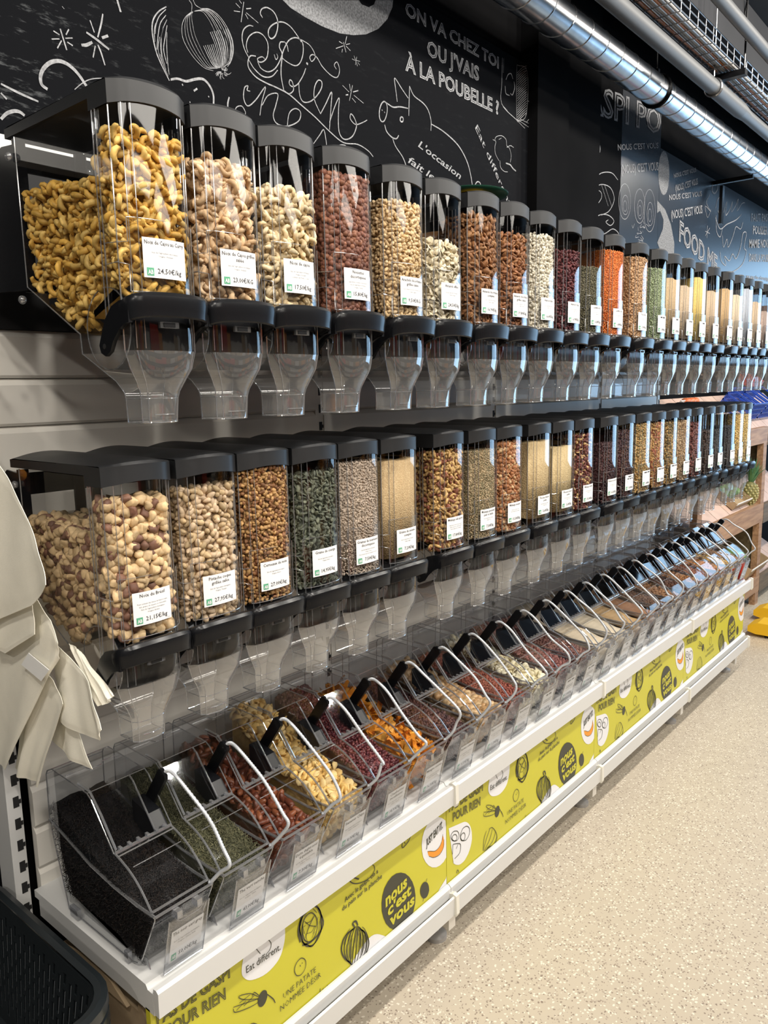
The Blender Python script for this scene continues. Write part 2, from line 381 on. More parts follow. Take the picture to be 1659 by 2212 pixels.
MURAL_STROKES = '''0.0045|1,2.538 1.012,2.496;0.0038|0.983,2.528 0.997,2.524;0.0032|0.977,2.509 0.996,2.515;0.0038|0.989,2.493 1.001,2.513;0.0038|1.021,2.543 1.013,2.529;0.0032|1.011,2.521 1.029,2.527;0.0039|1.015,2.514 1.028,2.51;0.0043|1.112,2.605 1.106,2.582 1.094,2.548;0.0036|1.077,2.58 1.086,2.556;0.0059|1.065,2.55 1.091,2.542 1.122,2.529;0.0073|1.05,2.518 1.063,2.522 1.079,2.533;0.0039|1.086,2.527 1.078,2.499;0.004|1.093,2.531 1.1,2.516 1.108,2.49;0.008|1.105,2.55 1.122,2.56;0.0087|0.957,2.397 0.944,2.404 0.943,2.421 0.952,2.44 0.969,2.457 0.989,2.466 1.008,2.466 1.025,2.459 1.04,2.447 1.055,2.429;0.0053|0.851,2.381 0.891,2.372 0.933,2.365;0.0052|0.849,2.362 0.861,2.352;0.0077|0.844,2.307 0.858,2.322 0.875,2.331 0.888,2.332 0.898,2.327;0.0023|1.024,2.414 1.041,2.43 1.06,2.444 1.08,2.453 1.107,2.461;0.0067|1.153,2.651 1.161,2.625;0.0019|1.009,2.588 1.014,2.584;0.0037|1.295,2.681 1.272,2.663 1.254,2.639 1.248,2.615 1.25,2.589 1.257,2.561 1.271,2.534 1.291,2.504;0.0022|1.293,2.674 1.271,2.65 1.26,2.626 1.256,2.605;0.0023|1.292,2.66 1.274,2.636 1.265,2.606 1.258,2.569;0.0019|1.294,2.65 1.278,2.619 1.27,2.58 1.272,2.547;0.0023|1.294,2.637 1.286,2.607 1.279,2.575 1.286,2.544;0.0019|1.292,2.62 1.289,2.586 1.289,2.548 1.291,2.519;0.0019|1.26,2.632 1.254,2.612 1.254,2.586;0.0019|1.269,2.602 1.262,2.57 1.272,2.54;0.0015|1.281,2.629 1.274,2.603 1.273,2.562 1.282,2.528;0.0017|1.269,2.561 1.276,2.535 1.288,2.514;0.0016|1.377,2.697 1.356,2.677 1.344,2.653 1.344,2.625 1.358,2.602 1.381,2.582 1.41,2.569 1.439,2.57;0.0018|1.408,2.715 1.437,2.723 1.467,2.717 1.493,2.697 1.51,2.671 1.513,2.642 1.503,2.613 1.489,2.594;0.0017|1.371,2.723 1.379,2.715 1.377,2.697;0.0017|1.384,2.728 1.391,2.718 1.408,2.715;0.0068|1.293,2.508 1.32,2.518 1.347,2.519 1.377,2.532 1.403,2.539 1.423,2.529 1.435,2.508 1.434,2.48;0.0049|1.334,2.509 1.336,2.505;0.0064|1.37,2.501 1.382,2.51;0.0044|1.417,2.5 1.42,2.498;0.0044|1.354,2.47 1.357,2.469;0.0047|1.298,2.482 1.31,2.479;0.0049|1.49,2.516 1.484,2.499 1.483,2.483;0.0012|1.38,2.698 1.361,2.68 1.353,2.657 1.355,2.629 1.368,2.606 1.39,2.586 1.417,2.572 1.452,2.579;0.0012|1.381,2.698 1.366,2.683 1.36,2.661 1.364,2.633 1.377,2.61 1.397,2.589 1.422,2.574 1.454,2.58;0.0012|1.381,2.699 1.371,2.686 1.369,2.665 1.374,2.638 1.387,2.615 1.406,2.593 1.428,2.577 1.456,2.581;0.001|1.382,2.699 1.377,2.689 1.378,2.669 1.384,2.643 1.398,2.619 1.415,2.596 1.434,2.58 1.457,2.581;0.0012|1.386,2.701 1.412,2.709 1.433,2.696 1.45,2.673 1.464,2.647 1.471,2.62 1.473,2.597 1.469,2.587;0.0014|1.387,2.702 1.417,2.712 1.441,2.7 1.46,2.677 1.474,2.651 1.479,2.623 1.478,2.6 1.471,2.588;0.0016|1.387,2.702 1.42,2.714 1.446,2.702 1.466,2.68 1.48,2.654 1.485,2.626 1.482,2.601 1.472,2.589;0.0018|1.388,2.702 1.424,2.716 1.453,2.706 1.474,2.684 1.488,2.657 1.491,2.629 1.487,2.604 1.473,2.589;0.0018|1.388,2.702 1.428,2.718 1.459,2.709 1.482,2.687 1.496,2.661 1.498,2.631 1.491,2.606 1.475,2.59;0.0018|1.389,2.703 1.432,2.721 1.466,2.712 1.49,2.691 1.504,2.664 1.505,2.634 1.496,2.608 1.476,2.591;0.0022|1.41,2.624 1.425,2.601 1.441,2.583 1.46,2.583;0.0022|1.416,2.627 1.431,2.603 1.445,2.585 1.461,2.583;0.0022|1.423,2.63 1.436,2.605 1.449,2.586 1.462,2.584;0.0022|1.429,2.632 1.442,2.608 1.453,2.588 1.463,2.584;0.0022|1.436,2.635 1.447,2.61 1.456,2.59 1.464,2.585;0.0022|1.442,2.638 1.453,2.612 1.46,2.592 1.465,2.585;0.0022|1.435,2.666 1.449,2.641 1.458,2.615 1.464,2.593 1.467,2.586;0.0022|1.441,2.669 1.455,2.643 1.464,2.617 1.468,2.595 1.468,2.587;0.0022|1.448,2.672 1.462,2.646 1.47,2.619 1.472,2.597 1.469,2.587;0.0022|1.455,2.675 1.469,2.649 1.475,2.622 1.475,2.598 1.47,2.588;0.0022|1.461,2.678 1.475,2.652 1.481,2.624 1.479,2.6 1.471,2.588;0.0022|1.468,2.681 1.482,2.655 1.486,2.626 1.483,2.602 1.472,2.589;0.0022|1.474,2.684 1.489,2.657 1.492,2.629 1.487,2.604 1.474,2.589;0.0022|1.481,2.687 1.496,2.66 1.498,2.631 1.491,2.605 1.475,2.59;0.0022|1.488,2.69 1.502,2.663 1.503,2.634 1.495,2.607 1.476,2.591;0.0022|1.495,2.693 1.509,2.666 1.509,2.636 1.499,2.609 1.477,2.591;0.0012|1.476,2.576 1.478,2.571 1.484,2.571;0.0012|1.473,2.581 1.481,2.587 1.479,2.591;0.0012|1.476,2.576 1.479,2.569 1.487,2.57;0.0012|1.466,2.575 1.462,2.573 1.457,2.569;0.0012|1.471,2.581 1.473,2.582 1.47,2.583;0.0012|1.467,2.573 1.457,2.567 1.454,2.56;0.0012|1.466,2.574 1.456,2.569 1.451,2.561;0.0012|1.471,2.581 1.477,2.591 1.47,2.595;0.0012|1.47,2.572 1.462,2.562 1.465,2.555;0.0012|1.47,2.58 1.471,2.583 1.466,2.584;0.0012|1.477,2.578 1.491,2.575 1.501,2.582;0.0012|1.469,2.572 1.464,2.566 1.465,2.56;0.0012|1.476,2.58 1.486,2.583 1.489,2.589;0.0012|1.466,2.575 1.454,2.571 1.446,2.563;0.0012|1.477,2.577 1.486,2.573 1.495,2.577;0.0012|1.467,2.573 1.463,2.569 1.462,2.565;0.0012|1.469,2.579 1.467,2.588 1.457,2.587;0.0012|1.472,2.573 1.47,2.563 1.476,2.559;0.0012|1.469,2.572 1.461,2.561 1.462,2.554;0.0012|1.471,2.58 1.473,2.583 1.469,2.584;0.0012|1.474,2.581 1.484,2.586 1.483,2.592;0.0012|1.469,2.58 1.47,2.588 1.461,2.589;0.0012|1.466,2.574 1.454,2.568 1.448,2.559;0.0012|1.475,2.581 1.479,2.58 1.481,2.583;0.0012|1.475,2.581 1.482,2.583 1.483,2.588;0.0012|1.466,2.575 1.462,2.573 1.457,2.569;0.0032|1.558,2.781 1.545,2.725;0.0027|1.521,2.746 1.543,2.751;0.0027|1.529,2.768 1.544,2.761;0.0027|1.542,2.78 1.55,2.774;0.0037|1.566,2.766 1.584,2.773;0.0032|1.562,2.751 1.571,2.741;0.0023|1.565,2.756 1.609,2.743;0.0038|1.626,2.762 1.618,2.771 1.625,2.785 1.645,2.795 1.669,2.792 1.683,2.776 1.683,2.753 1.672,2.728 1.656,2.716 1.646,2.722 1.649,2.74 1.67,2.76 1.702,2.775 1.733,2.773 1.761,2.757 1.778,2.743;0.0032|1.589,2.728 1.573,2.725 1.553,2.708 1.546,2.683 1.553,2.658 1.568,2.639;0.0033|1.565,2.652 1.56,2.669 1.571,2.695 1.598,2.715 1.624,2.716 1.642,2.698 1.638,2.664 1.623,2.646 1.606,2.639 1.6,2.646 1.617,2.656 1.627,2.654;0.004|1.594,2.651 1.574,2.646 1.564,2.629 1.566,2.611 1.591,2.595 1.63,2.589 1.671,2.587 1.719,2.581 1.769,2.563 1.828,2.542 1.889,2.515 1.953,2.495 2.021,2.504 2.073,2.495 2.099,2.481;0.0033|1.567,2.634 1.586,2.616 1.618,2.604 1.652,2.613 1.677,2.637;0.0034|1.6,2.639 1.612,2.624 1.639,2.622 1.667,2.639 1.689,2.669 1.705,2.702 1.727,2.733 1.757,2.749 1.782,2.744 1.784,2.716 1.771,2.685 1.749,2.669 1.717,2.67 1.693,2.677;0.0039|1.706,2.722 1.692,2.717 1.687,2.702 1.697,2.686 1.691,2.651 1.69,2.621 1.698,2.587;0.0029|1.722,2.7 1.718,2.716 1.706,2.724;0.0024|1.665,2.676 1.671,2.664 1.679,2.673 1.675,2.681;0.0035|1.698,2.587 1.719,2.583 1.738,2.598 1.735,2.619 1.725,2.623 1.722,2.611 1.735,2.607 1.757,2.62 1.781,2.651 1.793,2.674;0.008|1.796,2.69 1.803,2.688;0.0036|1.761,2.626 1.763,2.592 1.777,2.575 1.807,2.583 1.838,2.608 1.859,2.636 1.86,2.654 1.844,2.653 1.828,2.628 1.826,2.593 1.851,2.558;0.0037|1.851,2.558 1.877,2.595 1.904,2.635 1.9,2.596 1.889,2.52;0.0038|1.89,2.541 1.916,2.594 1.938,2.626 1.933,2.583 1.933,2.525 1.957,2.506 1.996,2.523 2.018,2.56 2.007,2.584 1.992,2.591 1.989,2.575 2.014,2.564 2.049,2.578 2.072,2.591;0.0031|1.778,2.75 1.815,2.744 1.836,2.721 1.82,2.701 1.812,2.711 1.825,2.722 1.844,2.718 1.866,2.699 1.904,2.684 1.932,2.686 1.944,2.71 1.934,2.731 1.92,2.719 1.929,2.709;0.0033|1.567,2.551 1.556,2.551 1.56,2.563 1.547,2.555 1.542,2.526 1.556,2.509 1.587,2.533 1.626,2.578 1.61,2.534 1.6,2.494;0.0035|1.61,2.524 1.635,2.557 1.673,2.571 1.664,2.538 1.652,2.506 1.665,2.487 1.707,2.489 1.755,2.515 1.764,2.542 1.742,2.547 1.716,2.526 1.705,2.479;0.0031|1.816,2.463 1.845,2.495 1.863,2.514 1.872,2.485 1.874,2.46;0.0032|1.915,2.465 1.932,2.482 1.961,2.488 1.969,2.474;0.0028|1.507,2.481 1.515,2.496 1.534,2.503 1.546,2.49 1.542,2.478;0.0031|1.93,2.77 1.965,2.788;0.0031|1.982,2.821 1.973,2.796;0.0031|1.965,2.799 1.976,2.772;0.0031|1.945,2.795 1.961,2.793;0.0032|1.977,2.791 1.998,2.783;0.0026|1.977,2.795 1.997,2.804;0.0026|1.96,2.777 1.957,2.766;0.0021|2.014,2.773 2.03,2.746;0.0021|2.027,2.773 2.02,2.747;0.0021|2.005,2.761 2.018,2.76;0.0021|2.026,2.762 2.043,2.764;0.0021|2.032,2.758 2.041,2.752;0.0027|1.956,2.668 1.986,2.656;0.0027|1.989,2.681 1.993,2.661;0.0027|2.004,2.681 1.987,2.63;0.0048|1.97,2.643 1.982,2.647;0.0043|2.005,2.661 2.031,2.672;0.0027|2,2.641 2.017,2.632;0.0027|2.009,2.652 2.056,2.639;0.0045|2.178,2.642 2.173,2.628 2.166,2.615 2.158,2.607 2.149,2.604 2.142,2.607 2.137,2.615 2.136,2.628 2.139,2.642 2.145,2.655 2.153,2.665 2.162,2.671 2.17,2.671 2.176,2.666 2.179,2.655 2.178,2.642;0.0034|2.15,2.643 2.152,2.639;0.0034|2.163,2.639 2.165,2.635;0.0046|2.174,2.67 2.21,2.665 2.248,2.675 2.293,2.681;0.0041|2.297,2.657 2.3,2.707 2.304,2.757;0.0042|2.304,2.757 2.329,2.732 2.38,2.721 2.411,2.705 2.429,2.673 2.428,2.637;0.004|2.234,2.688 2.226,2.728 2.222,2.761 2.26,2.737 2.296,2.715;0.0046|2.163,2.597 2.174,2.577 2.202,2.565 2.226,2.566 2.239,2.58;0.0041|2.205,2.561 2.221,2.539 2.259,2.512 2.278,2.486 2.286,2.47;0.0052|2.432,2.66 2.508,2.651 2.599,2.624 2.659,2.579 2.689,2.526 2.708,2.457;0.0047|2.708,2.457 2.72,2.499 2.739,2.515 2.758,2.509 2.745,2.483 2.726,2.47 2.771,2.475;0.0027|2.849,2.697 2.872,2.694 2.865,2.673 2.869,2.647 2.896,2.625;0.0027|2.862,2.696 2.875,2.713 2.915,2.726 2.95,2.719 2.957,2.696 2.978,2.69 2.992,2.665 2.986,2.636;0.0028|2.903,2.627 2.91,2.601 2.937,2.591 2.965,2.594;0.0028|2.957,2.689 2.985,2.702 3.013,2.7;0.0063|2.951,2.626 2.986,2.626 3.007,2.616 3.032,2.61;0.0027|2.895,2.707 2.915,2.717;0.0052|2.266,2.638 2.265,2.635 2.263,2.631 2.26,2.629 2.256,2.628 2.253,2.628 2.25,2.63 2.248,2.632 2.249,2.636 2.25,2.639 2.253,2.642 2.256,2.644 2.26,2.644 2.263,2.644 2.265,2.641 2.266,2.638;0.0033|2.919,3.025 2.916,2.933 2.915,2.85 3.019,2.818 3.067,2.815;0.0023|3.034,3.03 3.118,3.027 3.115,2.858 3.043,2.809;0.0023|3.034,3.03 3.032,2.918 3.037,2.811;0.0039|2.948,2.95 2.965,2.974 2.988,2.983 3.002,2.967;0.0039|2.942,2.924 2.948,2.897 2.977,2.896;0.004|3.011,2.959 3.017,2.937 3,2.905 2.983,2.906;0.0029|3.127,2.913 3.158,2.904 3.153,2.861 3.116,2.823;0.0023|3.019,2.818 3.104,2.797;0.0024|3.043,2.818 3.135,2.809;0.0024|3.061,2.825 3.147,2.824;0.0022|2.93,3.026 2.927,2.97;0.0023|2.92,2.845 2.96,2.833;0.0023|3.038,3 3.076,3.03 3.114,3.049;0.0023|3.038,2.991 3.076,3.021 3.114,3.04;0.0023|3.038,2.982 3.076,3.012 3.114,3.031;0.0023|3.038,2.973 3.076,3.003 3.114,3.03;0.0023|3.038,2.963 3.076,2.994 3.115,3.021;0.0023|3.038,2.954 3.076,2.984 3.115,3.012;0.0023|3.039,2.945 3.076,2.975 3.115,3.003;0.0023|3.039,2.936 3.077,2.966 3.115,2.994;0.0023|3.039,2.927 3.077,2.957 3.115,2.984;0.0023|3.039,2.918 3.077,2.948 3.116,2.975;0.0023|3.039,2.909 3.077,2.939 3.116,2.966;0.0023|3.039,2.9 3.077,2.929 3.116,2.957;0.0023|3.039,2.891 3.077,2.92 3.116,2.947;0.0023|3.04,2.881 3.078,2.911 3.116,2.938;0.0023|3.04,2.872 3.078,2.902 3.116,2.929;0.0023|3.04,2.863 3.078,2.893 3.117,2.92;0.0023|3.04,2.854 3.078,2.883 3.117,2.91;0.0023|3.04,2.845 3.078,2.874 3.117,2.901;0.0023|3.04,2.836 3.078,2.865 3.117,2.892;0.0023|3.04,2.826 3.079,2.856 3.117,2.882;0.0023|3.041,2.817 3.079,2.846 3.117,2.873;0.0023|3.041,2.808 3.079,2.837 3.118,2.864;0.0044|3.763,2.7 3.864,2.756 3.985,2.779 4.064,2.759;0.0045|3.771,2.664 3.867,2.702 3.976,2.704 4.024,2.656 3.969,2.591 3.876,2.555;0.0038|3.778,2.66 3.856,2.667 3.871,2.637 3.808,2.588 3.77,2.572;0.0117|3.759,2.896 3.831,2.885 3.835,2.848 3.765,2.786;0.0032|3.779,2.643 3.824,2.646 3.819,2.623 3.781,2.606;0.0045|3.767,2.506 3.85,2.551 3.957,2.567 4.028,2.549 3.988,2.52 3.932,2.529 3.959,2.544;0.0046|3.841,2.461 3.922,2.471 4.017,2.507 4.09,2.493 4.048,2.465 3.951,2.447 3.884,2.422;0.0028|3.867,2.702 3.954,2.611;0.0028|3.908,2.704 3.996,2.618;0.0034|4.236,2.679 4.232,2.641 4.215,2.608 4.189,2.585 4.157,2.576 4.126,2.583 4.101,2.605 4.086,2.636 4.083,2.673 4.094,2.708 4.115,2.737 4.144,2.753 4.176,2.755 4.205,2.741 4.226,2.714 4.236,2.679;0.0029|4.21,2.657 4.207,2.636 4.198,2.618 4.184,2.605 4.166,2.601 4.149,2.604 4.135,2.616 4.127,2.634 4.125,2.654 4.131,2.674 4.143,2.689 4.159,2.698 4.177,2.699 4.193,2.691 4.204,2.676 4.21,2.657;0.0029|4.186,2.647 4.185,2.636 4.18,2.626 4.172,2.619 4.163,2.617 4.153,2.619 4.146,2.625 4.141,2.635 4.14,2.646 4.143,2.657 4.15,2.665 4.159,2.67 4.168,2.67 4.177,2.666 4.183,2.658 4.186,2.647;0.0035|4.432,2.686 4.428,2.648 4.413,2.615 4.388,2.592 4.358,2.584 4.328,2.591 4.304,2.613 4.29,2.645 4.287,2.682 4.296,2.717 4.316,2.745 4.343,2.761 4.373,2.763 4.401,2.748 4.422,2.721 4.432,2.686;0.003|4.408,2.664 4.406,2.643 4.398,2.625 4.384,2.612 4.368,2.608 4.351,2.612 4.338,2.624 4.33,2.641 4.328,2.662 4.333,2.681 4.344,2.697 4.359,2.706 4.376,2.706 4.391,2.698 4.403,2.683 4.408,2.664;0.003|4.385,2.654 4.384,2.643 4.38,2.633 4.372,2.626 4.363,2.624 4.354,2.626 4.347,2.632 4.343,2.642 4.342,2.653 4.344,2.664 4.351,2.672 4.359,2.677 4.368,2.677 4.376,2.673 4.382,2.665 4.385,2.654;0.0036|4.585,2.684 4.582,2.637 4.565,2.595 4.537,2.567 4.502,2.558 4.468,2.568 4.44,2.596 4.423,2.636 4.419,2.683 4.429,2.727 4.451,2.762 4.482,2.782 4.517,2.783 4.549,2.764 4.573,2.73 4.585,2.684;0.003|4.557,2.661 4.555,2.635 4.546,2.613 4.53,2.597 4.512,2.592 4.493,2.597 4.477,2.613 4.468,2.635 4.465,2.661 4.471,2.685 4.483,2.705 4.5,2.716 4.52,2.716 4.537,2.706 4.55,2.686 4.557,2.661;0.003|4.531,2.651 4.531,2.637 4.525,2.625 4.517,2.617 4.507,2.614 4.497,2.617 4.488,2.625 4.483,2.637 4.482,2.651 4.485,2.665 4.491,2.675 4.501,2.681 4.511,2.681 4.521,2.676 4.528,2.665 4.531,2.651;0.003|4.413,2.577 4.444,2.57 4.42,2.568;0.003|4.396,2.585 4.372,2.562 4.421,2.575;0.0031|4.456,2.593 4.485,2.588 4.503,2.584;0.0031|4.402,2.501 4.427,2.483 4.36,2.486;0.003|4.296,2.572 4.275,2.547 4.262,2.56;0.0031|4.379,2.511 4.418,2.497 4.352,2.495;0.003|4.412,2.604 4.428,2.593 4.422,2.589;0.003|4.409,2.551 4.415,2.542 4.409,2.548;0.003|4.373,2.545 4.396,2.535 4.329,2.526;0.003|4.323,2.516 4.315,2.502 4.362,2.511;0.003|4.347,2.562 4.346,2.554 4.353,2.54;0.0031|4.391,2.524 4.429,2.508 4.416,2.508;0.003|4.436,2.585 4.436,2.572 4.414,2.568;0.003|4.343,2.532 4.35,2.525 4.338,2.522;0.0066|5.636,2.859 5.674,2.924 5.791,2.965 5.777,2.895 5.738,2.83 5.686,2.852;0.0068|5.808,2.855 5.871,2.94 5.86,2.848 5.954,2.908 5.997,2.961 5.983,2.889 6.079,2.95 6.125,2.997 6.112,2.916 6.212,2.979 6.279,2.998;0.0067|5.645,2.801 5.752,2.742 5.895,2.792 6.097,2.851 6.225,2.91;0.0059|5.655,2.817 5.682,2.717 5.76,2.69 5.8,2.748;0.0061|5.806,2.711 5.844,2.632 5.911,2.694 5.945,2.644 6.015,2.699 6.06,2.752 6.105,2.805 6.216,2.804 6.262,2.859;0.0071|5.775,2.593 5.809,2.536 5.915,2.516 5.879,2.574 5.987,2.555 6.057,2.61 6.143,2.587 6.238,2.679 6.277,2.78 6.361,2.792 6.322,2.689 6.385,2.663 6.315,2.573 6.157,2.508 5.949,2.464 5.824,2.445;0.0057|5.452,2.687 5.544,2.684;0.0057|5.492,2.728 5.491,2.648;0.0057|5.456,2.658 5.539,2.72;0.0099|5.566,3.014 5.55,2.961 5.599,2.948 5.654,2.979 5.66,3.016;0.0035|5.509,2.926 5.449,2.866 5.547,2.823 5.43,2.841 5.484,2.778 5.545,2.838'''
MURAL_FILLS = [[(1.708, 2.836), (1.739, 2.825), (1.796, 2.819), (1.871, 2.816), (1.95, 2.82), (2.016, 2.835), (2.077, 2.856), (2.14, 2.892), (2.187, 2.936), (2.216, 2.983), (2.221, 3.007), (2.129, 2.976), (2.12, 2.96), (2.093, 2.943), (2.058, 2.94), (2.046, 2.948)], [(4.781, 2.926), (4.781, 2.886), (4.771, 2.848), (4.753, 2.817), (4.729, 2.797), (4.701, 2.789), (4.673, 2.794), (4.648, 2.812), (4.628, 2.84), (4.616, 2.876), (4.612, 2.915), (4.617, 2.953), (4.631, 2.987), (4.651, 3.013), (4.677, 3.028), (4.704, 3.031), (4.732, 3.02), (4.755, 2.997), (4.772, 2.965)], [(4.61, 2.745), (4.738, 2.714), (4.837, 2.644), (4.905, 2.547), (4.909, 2.427), (4.661, 2.401), (4.694, 2.469), (4.633, 2.514), (4.713, 2.601), (4.717, 2.653), (4.659, 2.696), (4.617, 2.677)], [(4.129, 2.452), (4.168, 2.48), (4.231, 2.407), (4.17, 2.409)]]
MURAL_TEXT = [('ON VA CHEZ TOI', (2.286, 2.982), (2.891, 2.976), 0.0445, 'o'), ("OU J'VAIS", (2.409, 2.889), (2.747, 2.891), 0.0529, 'o'), ('À LA POUBELLE ?', (2.281, 2.804), (2.893, 2.802), 0.0525, 'o'), ("L'occasion", (2.348, 2.566), (2.616, 2.5), 0.0275, 'i'), ('fait le larron', (2.288, 2.5), (2.634, 2.419), 0.0273, 'i'), ('Eat different.', (2.718, 2.711), (2.988, 2.447), 0.0272, 's'), ('ASPI PO', (3.672, 3.006), (4.623, 3.108), 0.1353, 'o'), ("NOUS C'EST VOUS", (4.054, 2.903), (4.6, 3.027), 0.0304, 'b'), ("(NOUS) C'EST VOUS", (4.105, 2.798), (4.611, 2.91), 0.0451, 'b'), ("NOUS C'EST VOUS", (4.855, 2.911), (5.231, 3.017), 0.0254, 'b'), ("(NOUS) C'EST VOUS", (4.891, 2.841), (5.272, 2.949), 0.0386, 'b'), ("NOUS C'EST VOUS", (4.795, 2.775), (5.356, 2.892), 0.0318, 'b'), ("(NOUS) C'EST VOUS", (4.838, 2.674), (5.381, 2.79), 0.0518, 'b'), ('FOOD ME', (4.98, 2.57), (5.725, 2.437), 0.124, 'o'), ('TENDER', (5.022, 2.38), (5.852, 2.268), 0.1027, 'o'), ('FAUT PAS', (6.466, 2.892), (6.906, 2.955), 0.0603, 'b'), ('POUSSER', (6.531, 2.81), (6.928, 2.857), 0.0637, 'b'), ('MAMIE NOVA', (6.453, 2.7), (7.016, 2.767), 0.0652, 'b'), ('DANS LA POUBELLE', (6.471, 2.602), (7.126, 2.667), 0.0593, 'b'), ('we are the champignons', (6.415, 2.475), (7.159, 2.519), 0.0297, 'b')]
